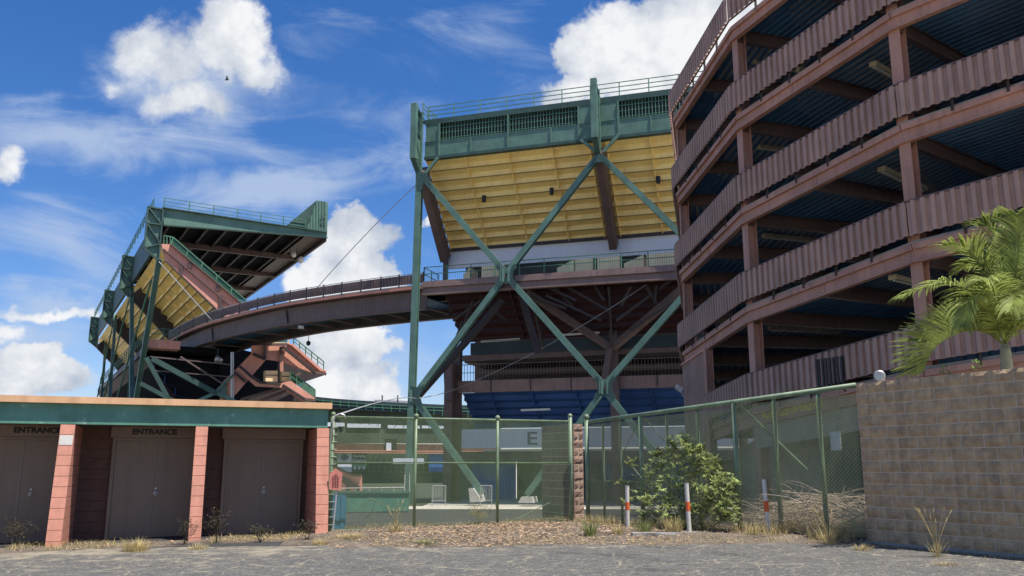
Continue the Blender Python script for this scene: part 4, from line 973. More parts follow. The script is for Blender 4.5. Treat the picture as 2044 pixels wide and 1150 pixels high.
def stairs():
    SF = GF; X = SF.X; w0 = 1.0
    t = thing('escape_stair', 'pink steel stair flights zigzagging under the curved footbridge', 'stair', SF.P(12, w0, -.6))
    def pl(pts, w, th, m, name): return SF.plate(MB(), pts, w, th).build(name, m, t)
    pl([(503, 690), (574, 687), (586, 687), (642, 738), (651, 740), (651, 746), (625, 745), (560, 721), (530, 717), (503, 706)], w0, .4, 'pink_paint', 'upper_stringer')
    pl([(574, 686), (586, 686.5), (644, 738), (651, 739.5), (651, 741.5), (640, 741), (583, 690.5)], w0 - .3, .3, 'pink_paint', 'upper_handrail_beam')
    pl([(560, 721), (625, 746), (651, 748), (600, 765), (562, 760)], w0 + 3.5, .3, 'brown_dark', 'landing_soffit')
    pl([(503, 705), (531, 718), (470, 788), (440, 803), (443, 764), (465, 744)], w0 + .5, .35, 'pink_paint', 'return_stringer')
    pl([(474, 738), (478, 734), (516, 762), (561, 765), (580, 760), (629, 795), (629, 800), (604, 802), (565, 774), (511, 771)], w0 - .4, .4, 'pink_paint', 'lower_stringer')
    for a, b, m in [((564, 692), (628, 744), 'brown_dark'), ((505, 706), (529, 717), 'brown_dark'), ((478, 731), (500, 750), 'brown_dark'), ((468, 743), (490, 762), 'brown_dark'), ((500, 750), (518, 762), 'brown_dark'), ((518, 763), (560, 767), 'brown_dark'), ((564, 769), (608, 797), 'brown_dark'), ((574, 687.5), (530, 688), 'brown_steel'), ((629, 744), (651, 747), 'brown_steel'), ((608, 797), (629, 799), 'brown_steel')]:
        MB().bar(X(*a, w0 - .45), X(*b, w0 - .45), .34, .25).build('tread_line', m, t)
    for x, y0, y1 in ((529, 688, 716), (561, 692, 722), (562, 722, 742)): MB().bar(X(x, y0, w0 - .2), X(x, y1, w0 - .2), .28).build('stair_post', 'brown_steel' if y0 < 700 else 'pink_paint', t)
    for pts, n in ((((586, 674), (646, 722), (646, 738), (586, 688)), 5), (((580, 742), (629, 778), (629, 795), (580, 759)), 4)):
        mb = MB(); (a, b, c, d) = pts; mb.bar(X(*a, w0), X(*b, w0), .1)
        mb.bar(X((a[0] + d[0]) / 2, (a[1] + d[1]) / 2, w0), X((b[0] + c[0]) / 2, (b[1] + c[1]) / 2, w0), .07)
        for i in range(n + 1): f = i / n; mb.bar(X(a[0] + (b[0] - a[0]) * f, a[1] + (b[1] - a[1]) * f, w0), X(d[0] + (c[0] - d[0]) * f, d[1] + (c[1] - d[1]) * f, w0), .1)
        o = mb.build('handrail', 'green_rail', t)
    pl([(580, 743), (629, 779), (629, 795), (580, 759)], w0 + .1, .03, 'green_glass', 'railing_mesh')
    pl([(538, 675), (573, 672), (573, 685), (538, 687)], w0 + .2, .03, 'green_glass', 'railing_mesh')
    mb = MB().bar(X(538, 684, w0), X(574, 685, w0), .1).bar(X(576, 672, w0), X(576, 688, w0), .12)
    mb.build('landing_rail', 'cream', t)
    for a in ([(530, 740), (554, 740), (554, 762), (530, 761)], [(563, 742), (577, 743), (577, 760), (563, 761)]):
        o = pl(a, w0 + .6, .9, 'cream', 'stair_box'); MB().bar(X(a[0][0], a[0][1] + 9, w0 + .55), X(a[1][0], a[1][1] + 9, w0 + .55), .1, .08).build('box_seam', 'brown_dark', o)
    for a, b in (((480, 798), (560, 775)), ((520, 800), (575, 778)), ((600, 745), (560, 765))): MB().bar(X(*a, w0 + 2), X(*b, w0 + 2), .3).build('under_beam', 'brown_steel', t)
    pl([(440, 688), (560, 716), (636, 747), (606, 762), (576, 774), (600, 803), (440, 803)], w0 + 9, 2.0, 'shade_black', 'dark_backing')  # near-black plate added in place of the shaded depth behind the flights
    pl([(575, 770), (628, 799), (560, 802), (480, 800)], w0 + 3, .3, 'brown_dark', 'lower_soffit')
stairs()

# ------------------------------------------------------------------ curved footbridge
def bridge():
    zt_ = 16.2
    par = [(337, 663), (389, 633), (443, 615.5), (518, 594), (579, 580.5), (646, 570), (720, 559), (801, 549), (845, 544)]
    pts = [atz(x, y, zt_ + 1.08) for x, y in par]
    pts = [Vector((p.x, p.y)) for p in pts]
    # fair the curve
    fine = []
    for i in range(len(pts) - 1):
        p0, p1, p2, p3 = pts[max(i - 1, 0)], pts[i], pts[i + 1], pts[min(i + 2, len(pts) - 1)]
        for k in range(4):
            f = k / 4; fine.append(.5 * ((2 * p1) + (-p0 + p2) * f + (2 * p0 - 5 * p1 + 4 * p2 - p3) * f * f + (-p0 + 3 * p1 - 3 * p2 + p3) * f ** 3))
    fine.append(pts[-1])
    for _ in range(6): fine = [fine[0]] + [(fine[i - 1] + fine[i] * 2 + fine[i + 1]) / 4 for i in range(1, len(fine) - 1)] + [fine[-1]]
    n = len(fine)
    def off(d):
        r = []
        for i, p in enumerate(fine):
            a = (fine[min(i + 1, n - 1)] - fine[max(i - 1, 0)]).normalized(); nn = Vector((-a.y, a.x)); r.append(p + nn * d * (1 if nn.y > 0 else -1))
        return r
    t = thing('footbridge', 'curved brown footbridge with corrugated parapet linking the two stands', 'footbridge', (fine[n // 2].x, fine[n // 2].y, 14))
    v = lambda p, z: Vector((p.x, p.y, z))
    F0, F1, R0 = off(0), off(.55), off(5.6)
    def ribbon(A, B_, z0, z1, name, m):      # solid strip between plan curves A and B
        mb = MB(); vs = []
        for a, b in zip(A, B_): vs += [v(a, z0), v(b, z0), v(b, z1), v(a, z1)]
        fs = []
        for i in range(n - 1):
            o = i * 4
            for k in range(4): fs.append((o + k, o + (k + 1) % 4, o + 4 + (k + 1) % 4, o + 4 + k))
        fs += [(0, 1, 2, 3), (4 * n - 4, 4 * n - 1, 4 * n - 2, 4 * n - 3)]
        return mb.add(vs, fs).build(name, m, t)
    pm = MB(); rm = MB()
    for i in range(n - 1): pm.corr(F0[i], F0[i + 1], (zt_ + .18, zt_ + .98), (zt_ + .18, zt_ + .98), .3, .05); rm.corr(off(6.1)[i], off(6.1)[i + 1], (zt_ + .18, zt_ + .98), (zt_ + .18, zt_ + .98), .5, .05)
    pp = pm.build('parapet', 'brown_steel', t); rm.build('parapet', 'brown_steel', t)
    ribbon(off(-.02), off(.06), zt_ + 1.05, zt_ + 1.1, 'top_rail', 'galv')
    ps = MB()
    for i in range(0, n, 2): ps.bar(v(F0[i], zt_ - .1), v(F0[i], zt_ + 1.15), .1)
    ps.build('rail_post', 'brown_dark', t)
    ribbon(off(.05), off(.3), zt_ + .0, zt_ + .12, 'curb', 'white_paint')
    ribbon(off(-.1), off(6.2), zt_ - .3, zt_ - .003, 'deck', 'brown_steel')
    ribbon(off(-.14), off(-.1), zt_ - .28, zt_ - .05, 'deck_edge', 'red_block')
    ribbon(off(.6), off(.68), 14.35, 15.85, 'front_girder', 'brown_steel'); ribbon(off(.45), off(.83), 14.27, 14.35, 'girder_flange', 'brown_steel')
    ribbon(off(5.5), off(5.58), 14.35, 15.85, 'rear_girder', 'brown_dark'); ribbon(off(5.35), off(5.75), 14.27, 14.35, 'girder_flange', 'brown_steel')
    ribbon(off(.7), off(5.49), 15.2, 15.3, 'under_deck', 'blue_deck')
    for i in range(1, n, 3): MB().bar(v(off(.7)[i], 14.6), v(off(5.49)[i], 14.6), .14, .14).build('cross_beam', 'brown_steel', t)
    for k, (a, b) in enumerate((((439, 653), (454, 668)), ((597, 610), (616, 636)))):
        i = 6 if k == 0 else 15; MB().bar(v(off(.5)[i], 15.7), v(off(.5)[i + 1] * .3 + off(.5)[i] * .7, 14.4), .1).build('web_stiffener', 'brown_dark', t)
    return fine
fine = bridge()

# ------------------------------------------------------------------ cables, lamps, speakers
def cable(a, b, sag, r, label, n=14):
    a = Vector(a); b = Vector(b); pts = [a.lerp(b, i / n) - Vector((0, 0, sag * 4 * (i / n) * (1 - i / n))) for i in range(n + 1)]
    MB().tube(pts, r, 6).build('cable', 'cable', None, label, 'cable', smooth=True)
cable(EF.X(835, 365, -.6), aty(618, 592, 76.5), -.3, .035, 'thin cable slanting across blue sky from the green end column to the footbridge')
cable(GF.X(317, 522, -.5), aty(424, 641, 86.5), 0, .05, 'pale cable crossing in front of the pink end beam of the left stand')
cable(EF.X(832, 796, -.8), Vector((FL.P(.3, .2, 0).x, FL.P(.3, .2, 0).y, 2.75)), -.2, .02, 'white cable running from the green column down to the hut end of the mesh fence')
cable(EF.X(836, 795, -1), EF.X(915, 775, 3), .1, .03, 'short pale cable between the green end column and the brown column behind')
cable(EF.X(915, 775, 3), EF.X(1290, 568, .5), .5, .02, 'thin dark cable rising across the shaded undercroft behind the green lattice')
def horn(x, y, z, label, s=1.0):
    c = atz(x, y, z); t = thing('loudspeaker', label, 'loudspeaker', c, group=None)
    d = Vector((.75, -.6, -.25)).normalized()
    MB().tube([c - d * .2 * s, c, c + d * .2 * s, c + d * .45 * s], .08 * s, 12, .42 * s).build('horn', 'white_paint', t, smooth=True)
    MB().bar(c - d * .3, c - d * .7, .34 * s).bar(c - d * .4, c - d * .4 + Vector((0, 0, 1.2)), .07).build('driver', 'black', t)
horn(596, 518, 25.2, 'white horn loudspeaker hanging at the edge of the dark canopy')
horn(583, 508, 25.4, 'darker loudspeaker hung just left of the white horn under the canopy', .8)
def hang_lamp(p, label, m='black', drop=1.2):
    t = thing('hanging_lamp', label, 'lamp', p); p = Vector(p)
    MB().tube([p, p - Vector((0, 0, drop))], .03, 6).build('cord', 'black', t)
    MB().ball(p - Vector((0, 0, drop + .15)), .22, 10, (1, 1, 1.1)).build('lamp_bowl', m, t, smooth=True)
hang_lamp(atz(617, 657, 14.3), 'small dark lamp hanging below the middle of the footbridge')
p = aty(595, 653, 78)
t = thing('box_lamp', 'small white lamp box fixed under the footbridge', 'lamp', p); MB().bar(p, p + Vector((.5, .1, 0)), .25, .25).build('lamp_box', 'white_paint', t); MB().bar(p + Vector((.25, .05, 0)), p + Vector((.25, .05, .8)), .06).build('hanger', 'brown_dark', t)
p = aty(434, 712, 92); t = thing('floodlight', 'round floodlight in the dark below the left end of the footbridge', 'floodlight', p)
MB().tube([p, p + Vector((.3, -.4, -.5))], .2, 12, .45).build('reflector', 'steel_gray', t, smooth=True); MB().bar(p, p + Vector((0, 0, .9)), .08).build('bracket', 'black', t)
p = aty(1357, 777, 35.5); t = thing('floodlight', 'white angled floodlight fixed at the corner of the corrugated screen', 'floodlight', p)
MB().hexa([p + Vector(q) * .62 for q in ((-.28, -.1, .05), (.1, -.1, -.22), (.1, .3, -.22), (-.28, .3, .05), (-.18, -.1, .32), (.2, -.1, .08), (.2, .3, .08), (-.18, .3, .32))]).build('lamp_head', 'white_paint', t)
MB().tube([p + Vector((.05, .05, -.05)), p + Vector((.12, .12, -.2)), p + Vector((.2, .14, -.32))], .035, 8).build('arm', 'galv', t)
p = WF.P(.42, .14, W0.z); t = thing('round_floodlight', 'small round grey floodlight sitting on the corner of the block wall', 'floodlight', p)
d = Vector((-.35, -.9, -.05)).normalized(); c = p + Vector((0, 0, .11))
MB().tube([c + d * .14, c + d * .05, c - d * .08], .105, 16, .08).build('lamp_head', 'galv', t, smooth=True); MB().tube([c + d * .142, c + d * .15], .085, 16).build('lens', 'steel_gray', t)
MB().tube([c - d * .06, c - d * .06 - Vector((0, 0, .12))], .025, 8).tube([c - d * .02 + Vector((.1, .03, -.1)), c - d * .02 + Vector((.1, .03, .02)), c + Vector((.05, 0, .05))], .02, 6).build('bracket', 'galv', t)
# bird
p = aty(453, 157, 58)
def bird(p):
    t = MB(); t.ball(p, .1, 8, (.8, .55, 1.5)).ball(p + Vector((0, 0, .17)), .05, 6)
    t.add([p + Vector((-.03, 0, .05)), p + Vector((-.14, .04, -.05)), p + Vector((-.1, .06, -.16)), p + Vector((-.02, 0, -.06))], [(0, 1, 2, 3)])
    t.add([p + Vector((.03, 0, .05)), p + Vector((.13, .04, -.03)), p + Vector((.08, .06, -.15)), p + Vector((.02, 0, -.06))], [(0, 1, 2, 3)])
    t.build('bird', 'bird', None, 'tiny dark bird in front of the upper left cloud', 'bird', smooth=True)
bird(p)

# ------------------------------------------------------------------ far bowl and field edge seen through the mesh
FB = Fr(aty(631, 793, 150), 14)
def far_bowl():
    t = thing('far_stand', 'distant curved green stand with a row of bright openings, low between hut and green column', 'stadium stand', FB.P(20, 5, -1))
    def pl(pts, w, th, m, name): return FB.plate(MB(), pts, w, th).build(name, m, t)
    top = [(540, 783), (600, 789), (660, 795), (720, 799.5), (780, 803), (840, 806), (900, 808.5), (1000, 810)]
    bot = [(x, y + 20 + (i > 3) * -1) for i, (x, y) in enumerate(top)]
    pl(top + bot[::-1], 0, 3, 'far_band', 'top_band')
    mb = MB()
    for k in (6, 12): 
        for (a, b) in zip(top[:-1], top[1:]): mb.bar(FB.X(a[0], a[1] + k, -.1), FB.X(b[0], b[1] + k, -.1), .12)
    for i in range(24): x = 560 + i * 17; y = 785 + (x - 560) * .085; mb.bar(FB.X(x, y + 4, -.1), FB.X(x, y + 18, -.1), .13)
    mb.build('band_rail', 'green_rail', t)
    pl([(x, y - .3) for x, y in bot] + [(1000, 885), (540, 885)], 1, 1, 'far_wall', 'upper_wall')
    for a, b, y0, y1 in ((640, 688, 843, 851), (693, 760, 845.5, 853.5), (774, 815, 848.5, 855), (826, 838, 849, 855), (842, 895, 849, 855), (905, 914, 848, 855)):
        pl([(a, y0), (b, y0 + 1), (b, y1 + .5), (a, y1)], .7, .3, 'white_wall', 'bright_opening')
    pl([(540, 884), (1000, 888), (1000, 906), (540, 904)], -4, 1, 'seat_brown', 'seat_bank')
    mb = MB(); mb.bar(FB.X(540, 898, -4.4), FB.X(1000, 902, -4.4), .18).bar(FB.X(540, 902, -4.4), FB.X(1000, 906, -4.4), .14); mb.build('seat_rail', 'pink_paint', t)
    pl([(540, 903), (1000, 905), (1000, 1010), (540, 1010)], -2, 1, 'far_green', 'lower_wall')
    mb = MB()
    for i in range(18): x = 735 + i * 11; mb.bar(FB.X(x, 908, -2.3), FB.X(x, 942, -2.3), .14)
    for y in (922, 932, 942): mb.bar(FB.X(735, y, -2.3), FB.X(900, y + 1, -2.3), .12)
    mb.build('window_frame', 'green_rail', t)
    pl([(771, 884), (781, 884), (781, 899), (771, 899)], -4.3, .3, 'white_wall', 'portal_light'); pl([(768, 876), (792, 876), (792, 899), (768, 899)], -4.2, .3, 'black', 'portal')
    for x in (763, 794):
        MB().tube([FB.X(x, 803, .5), FB.X(x, 789, .5)], .12, 6).build('mast', 'black', t)
    pl([(748, 798), (842, 801), (842, 806), (748, 803)], 1.5, .6, 'galv', 'roof_box')
    # banners
    SB = -3.4
    b1 = pl([(674, 905), (702, 905), (702, 924), (674, 924)], SB, .3, 'white_wall', 'banner')
    f = lambda x, y: FB.X(x, y, SB - .06)
    hw = (FB.px(695, 912, SB)[0] - FB.px(681, 912, SB)[0]) / 2; c = f(688, 913)
    e3 = Vector((FB.e.x, FB.e.y, 0)); k3 = Vector((0, 0, 1))
    mb = MB().bar(c - e3 * hw, c + k3 * hw * .75, .28).bar(c + k3 * hw * .75, c + e3 * hw, .28).bar(c + e3 * hw, c - k3 * hw * .75, .28).bar(c - k3 * hw * .75, c - e3 * hw, .28).ball(c, hw * .3, 6, (1, .2, 1))
    mb.build('diamond_emblem', 'letter_gray', b1)
    b2 = pl([(703, 905), (732, 905), (732, 924), (703, 924)], SB, .3, 'green_dark', 'banner')
    for s_, x, y, w_ in (('Hawaiian', 717.5, 910, 27), ('Financial', 717.5, 919, 27)):
        ww = FB.px(x + w_ / 2, y, SB)[0] - FB.px(x - w_ / 2, y, SB)[0]; hh = FB.px(x, y - 3.4, SB)[1] - FB.px(x, y + 3.4, SB)[1]
        text(s_, 1, face_mat(FB, f(x, y)), 'letter_white', b2, bold=.02, th=.02, fit=(ww, hh))
    pl([(674, 926), (702, 926), (702, 942), (674, 942)], SB, .3, 'white_wall', 'banner')
    pl([(703, 926), (732, 926), (732, 942), (703, 942)], SB, .3, 'green_dark', 'banner')
    mb = MB()
    for x in (708, 717, 726): mb.ball(f(x, 934), hw * .42, 6, (1, .2, 1.2))
    mb.build('banner_emblem', 'letter_white', b2)
    pl([(856, 905), (893, 905), (893, 942), (856, 942)], SB, .3, 'blue_panel', 'banner')
far_bowl()
def front_field():
    WB = Fr(aty(690, 985, 56), 4)
    t = thing('low_wall', 'low sunlit green wall with white rail behind the left fence', 'wall', WB.P(1, 0, -.4))
    WB.plate(MB(), [(600, 984), (816, 984), (816, 1020), (600, 1024)], 0, .25).build('wall_panel', 'green_fascia', t)
    WB.plate(MB(), [(600, 980), (818, 980), (818, 985), (600, 985)], -.08, .4).build('wall_cap', 'green_steel', t)
    mb = MB().tube([WB.X(600, 976, 0), WB.X(808, 973, 0)], .03, 6)
    for x in (680, 709, 737, 762, 786, 808): mb.tube([WB.X(x, 976, 0), WB.X(x, 982, 0)], .025, 6)
    mb.build('wall_rail', 'white_paint', t)
    G2 = Fr(aty(815, 985, 57), 4)
    t = thing('goal_post_frame', 'tall thin white post pair beside the green column seen through the fence', 'post frame', G2.P(0, 0, 0))
    MB().tube([G2.X(807, 983, 0), G2.X(809, 930, 0)], .035, 6).tube([G2.X(817, 983, 0), G2.X(818, 928, 0)], .03, 6).tube([G2.X(807, 983, 0), G2.X(817, 983, 0)], .03, 6).build('post', 'white_paint', t)
    MB().box(G2, G2.px(785, 920)[0], G2.px(846, 920)[0], -.2, .2, G2.px(785, 926)[1], G2.px(785, 915)[1]).build('white_box', 'white_wall', t)
    # pink ramp stringer
    PR = Fr(aty(690, 960, 66), 5)
    t = thing('access_ramp', 'pink stair stringer behind the left fence, below the banners', 'ramp', PR.P(0, 0, -.6))
    PR.plate(MB(), [(640, 920), (660, 928), (704, 950), (722, 950), (722, 980), (640, 980)], 0, .3).build('stringer', 'pink_paint', t)
    MB().bar(PR.X(650, 938, -.1), PR.X(718, 977, -.1), .3, .4).bar(PR.X(695, 965, -.1), PR.X(695, 980, -.1), .3).bar(PR.X(660, 926, -.1), PR.X(704, 949, -.1), .15).bar(PR.X(704, 949, -.1), PR.X(722, 949, -.1), .15).build('stringer_flange', 'brown_dark', t)
    # blue sheet behind fence
    BS = Fr(FL.P(.05, .5, 0).xy, 20.5)
    t = thing('blue_panel', 'upright blue panel standing just behind the fence by the hut', 'panel', BS.P(.3, 0, .1))
    u1 = BS.px(689, 1000)[0]; z1 = BS.px(680, 990)[1]
    MB().corr(BS.P(-.1, 0, 0).xy, BS.P(u1, 0, 0).xy, (.08, z1), (.08, z1), .2, .015).build('sheet', 'sea_blue', t)
    MB().bar(BS.P(-.1, .02, z1), BS.P(u1, .02, z1), .05).bar(BS.P(u1, .02, .08), BS.P(u1, .02, z1), .05).build('sheet_frame', 'sea_blue', t)
    # crowd barriers
    def barrier():
        b = thing('crowd_barrier', 'crowd barrier', 'barrier', (0, 0, 0), 'steel crowd barriers by the stand')
        mb = MB().tube([(-.4, 0, 0), (-.4, 0, 1.1), (-.36, 0, 1.14), (.36, 0, 1.14), (.4, 0, 1.1), (.4, 0, 0)], .025, 6).tube([(-.4, 0, .3), (.4, 0, .3)], .02, 6)
        mb.build('barrier_frame', 'galv', b)
        mb = MB()
        for i in range(8): x = -.33 + i * .094; mb.tube([(x, 0, .3), (x, 0, 1.13)], .014, 5)
        mb.build('barrier_bars', 'galv', b)
        return b
    b = barrier(); b['label'] = 'steel crowd barrier nearer the green end column, left of the footing'
    p = aty(876, 1004, 65); p.z = gz(p.x, p.y); b.scale = (1.25, 1.2, 1.3); b.location = p; b.rotation_euler.z = R(-8)
    c = b.copy(); COL.objects.link(c)
    for ch in list(b.children): d = ch.copy(); COL.objects.link(d); d.parent = c
    q = aty(970, 1004, 65.5); q.z = gz(q.x, q.y); c.location = q; c['label'] = 'steel crowd barrier standing in front of the blue shutters, right of the footing'; c.rotation_euler.z = R(-12); c.scale = (1.1, 1.2, 1.3)
front_field()

# ------------------------------------------------------------------ small things in front of the fences
def onground(px, py, z=None):
    p = atz(px, py, .15)
    for _ in range(4): p = atz(px, py, vz(p.x, p.y) if p.y > road_lim(p.x) else gz(p.x, p.y))
    return p
def bollard(px, py, top, label, lean=0.0):
    p = onground(px, py); h = 1.6 + (930 - top) / FPX * p.y - p.z
    t = thing('bollard', label, 'bollard', p, 'white bollards with a red band along the right fence')
    q = lambda f: p + Vector((lean * f, 0, h * f))
    r = .043
    MB().tube([q(-.08), q(.43)], r, 14).tube([q(.62), q(1)], r, 14).build('pole', 'white_paint', t, smooth=False)
    MB().tube([q(.429), q(.621)], r + .003, 14).build('red_band', 'red_band', t)
    MB().tube([q(1), q(1.012)], r + .004, 14).build('cap', 'pale_concrete', t)
bollard(1253, 1054, 969, 'white bollard half hidden by the shrub twigs, leftmost of the three', .01)
bollard(1376, 1061, 964, 'white and red bollard standing in front of the middle of the green shrub', -.02)
bollard(1535, 1069, 957, 'white and red bollard beside the dead branch heap, rightmost of the three', -.04)
# sign on a leaning post
sf = Fr(aty(664, 1062, 19.0), 8)
t = thing('notice_sign', 'faded pink five sided notice on a thin leaning post by the entrance hut', 'sign', sf.P(0, 0, .12))
MB().tube([sf.X(664, 1064, 0), sf.X(676, 940, 0)], .018, 8).build('post', 'galv', t)
sg = sf.plate(MB(), [(658, 946), (669, 935), (684, 945), (680, 979), (657, 977)], -.04, .015).build('sign_board', 'sign_pink', t)
mb = MB()
for k in range(6):
    y = 948 + k * 4.6; a = 663 if k else 667; b = 677 if k else 674
    for i in range(3): x0 = a + (b - a) * (i / 3) + .4; x1 = a + (b - a) * ((i + .75) / 3); mb.bar(sf.X(x0, y, -.045), sf.X(x1, y, -.045), .006, .022)
mb.build('worn_lettering', 'sign_dark', sg)
# boards and kerb pieces on the ground
def board(px, py, L_, w, h, ang, m, name, label, cat, roll=.0):
    p = onground(px, py); f = Fr(p.xy, ang); mb = MB(); z = p.z - .01; n = 10
    vs = []; rnd = random.Random(px)
    for i in range(n + 1):
        u = -L_ / 2 + L_ * i / n
        for (a, b) in ((-w / 2, 0), (w / 2, 0), (w / 2, h), (-w / 2, h)): vs.append(f.P(u, a + rnd.uniform(-.008, .008), z + b + rnd.uniform(-.005, .005) + roll * u))
    fs = [(i * 4 + k, i * 4 + (k + 1) % 4, i * 4 + 4 + (k + 1) % 4, i * 4 + 4 + k) for i in range(n) for k in range(4)] + [(3, 2, 1, 0), (4 * n, 4 * n + 1, 4 * n + 2, 4 * n + 3)]
    mb.add(vs, fs).build(name, m, None, label, cat, loc=(p.x, p.y, z))
board(1215, 1078, .95, .14, .05, -4, 'dead_wood', 'wood_board', 'split weathered board lying on the soil left of the bollards', 'board', .01)
board(1330, 1068, 1.4, .12, .06, 10, 'concrete', 'kerb_stone', 'pale crooked kerb piece lying below the green shrub', 'kerb')
board(1690, 1078, 1.0, .25, .09, -10, 'red_block', 'kerb_stone', 'reddish kerb slab lying at the left foot of the tall block wall', 'kerb')
board(1610, 1074, .8, .16, .07, -6, 'concrete', 'kerb_stone', 'grey kerb piece in dry grass under the dead branch heap', 'kerb')

# ------------------------------------------------------------------ plants
def blade(mb, p, d, h, w, bend, n=3):
    p = Vector(p); side = Vector((-d.y, d.x, 0)).normalized() * w / 2; base = len(mb.v)
    for i in range(n + 1):
        f = i / n; q = p + Vector((d.x, d.y, 0)) * bend * f * f + Vector((0, 0, h * (f - .25 * bend / max(h, .01) * f * f)))
        ww = 1 - f ** 1.5 * .9; mb.v += [q - side * ww, q + side * ww]
    mb.f += [(base + 2 * i, base + 2 * i + 1, base + 2 * i + 3, base + 2 * i + 2) for i in range(n)]
def tuft(px, py, h, r, n, m, label, cat='grass', name='grass_tuft', heads=0, group=None, w=.008, seed=0):
    rnd = random.Random(px * 7 + seed); p = onground(px, py); mb = MB()
    for _ in range(n):
        a = rnd.uniform(0, 6.283); rr = r * rnd.random() ** .7 * .6; hh = h * rnd.uniform(.35, 1); d = Vector((math.cos(a), math.sin(a), 0))
        q = p + d * rr; q.z = p.z - .01; blade(mb, q, d, hh, w * rnd.uniform(.6, 1.4), hh * rnd.uniform(.15, .9))
    if heads:
        for _ in range(heads):
            a = rnd.uniform(0, 6.283); d = Vector((math.cos(a), math.sin(a) * .5, 0)); L_ = h * rnd.uniform(1.3, 1.9); b = L_ * rnd.uniform(.1, .5)
            pts = [p + d * b * (i / 5) ** 1.6 + Vector((0, 0, L_ * i / 5)) for i in range(6)]
            mb.tube(pts, .0035, 4); mb.tube([pts[-1], pts[-1] + (pts[-1] - pts[-2]).normalized() * .07], .011, 5, .004)
    return mb.build(name, m, None, label, cat, group, loc=(p.x, p.y, p.z - .01))
tuft(272, 1100, .30, .42, 420, 'dry_grass', 'wide straw coloured grass tuft in front of the middle door')
tuft(790, 1063, .32, .2, 120, 'dry_grass', 'slender grass tuft with tall seed stalks in front of the left fence', heads=9)
tuft(1178, 1070, .42, .22, 170, 'green_grass', 'pale green grass tuft at the foot of the short brick pier', w=.011)
tuft(1235, 1068, .34, .2, 120, 'dry_grass', 'dry grass tuft just left of the leftmost bollard')
tuft(1285, 1064, .36, .28, 170, 'green_grass', 'grass tuft between the leftmost bollard and the kerb piece', w=.010)
tuft(1345, 1062, .40, .3, 200, 'dry_grass', 'full straw tuft just left of the middle bollard')
tuft(1420, 1066, .34, .26, 120, 'dry_grass', 'thin dry tuft right of the middle bollard', heads=4)
tuft(1505, 1072, .30, .25, 110, 'dry_grass', 'low dry tuft just left of the rightmost bollard')
tuft(1655, 1086, .42, .3, 120, 'dry_grass', 'sprawling dry tuft with stalks below the fence end', heads=7)
tuft(1872, 1112, .38, .2, 45, 'dry_grass', 'sparse dry tuft with long stalks against the tall block wall', heads=12)
tuft(1722, 1098, .14, .3, 150, 'dry_grass', 'low matted grass tuft on the asphalt by the wall corner')
tuft(1890, 1128, .08, .35, 140, 'dry_grass', 'flat straw patch on the asphalt below the wall tuft')
tuft(700, 1075, .16, .6, 340, 'dry_grass', 'low bright straw patch at the right corner of the hut')
tuft(850, 1086, .12, .5, 220, 'green_grass', 'low greenish grass patch on the asphalt edge before the left fence')
tuft(640, 1086, .16, .3, 150, 'dry_grass', 'dry tuft at the foot of the rightmost hut fin')
tuft(395, 1096, .12, .35, 200, 'dry_grass', 'short dry tuft at the foot of the fin between the two right doors')
def weed(px, py, h, sp, n, label, m='dark_weed', seed=0):
    rnd = random.Random(px + seed); p = onground(px, py); mb = MB()
    for _ in range(n):
        a = rnd.uniform(0, 6.283); L_ = h * rnd.uniform(.6, 1); tip = p + Vector((math.cos(a) * sp * rnd.random(), math.sin(a) * sp * .6 * rnd.random(), L_))
        pts = [p.lerp(tip, i / 4) + Vector((rnd.uniform(-.02, .02), 0, 0)) for i in range(5)]; mb.tube(pts, .005, 4, .002)
        for i in range(2, 5):
            for _k in range(3):
                b = rnd.uniform(0, 6.283); q = pts[i] + Vector((math.cos(b) * .12, math.sin(b) * .1, rnd.uniform(.0, .12))); mb.tube([pts[i], q], .0025, 3)
                for _j in range(3): c = rnd.uniform(0, 6.28); mb.quad(q, q + Vector((math.cos(c) * .02, math.sin(c) * .02, .008)), q + Vector((math.cos(c) * .04, math.sin(c) * .03, .02)), q + Vector((math.cos(c + .8) * .02, math.sin(c + .8) * .02, .012)))
    mb.build('weed', m, None, label, 'weed', loc=tuple(p))
weed(35, 1092, .5, .35, 12, 'dark dry weed in the shade of the leftmost bay')
weed(432, 1082, .55, .4, 7, 'tall thin weed right of the fin between the two right doors')
weed(368, 1086, .42, .3, 8, 'thin weed left of the fin between the two right doors')
weed(520, 1082, .3, .3, 8, 'small dark weed in front of the rightmost door')
weed(612, 1078, .35, .3, 7, 'small weed at the inner side of the rightmost fin')
weed(958, 1046, .38, .3, 9, 'brownish weed in front of the left fence mesh near its middle post', 'dry_grass')
# sprigs growing on the wall top
for px, lab in ((1888, 'small leafy sprig on the wall top, left of the other sprig'), (1953, 'small leafy sprig on the wall top near the palm trunk')):
    u = WF.px(px, 740, .15)[0]; p = WF.P(u, .15, W0.z); mb = MB(); rnd = random.Random(px)
    for _ in range(26):
        a = rnd.uniform(0, 6.28); q = p + Vector((rnd.uniform(-.08, .08), rnd.uniform(-.05, .05), rnd.uniform(0, .2))); d = Vector((math.cos(a), math.sin(a), .5)) * .06; s_ = Vector((-math.sin(a), math.cos(a), 0)) * .02
        mb.quad(q, q + d * .5 + s_, q + d, q + d * .5 - s_)
    mb.build('wall_sprig', 'bright_weed', None, lab, 'plant', loc=tuple(p))
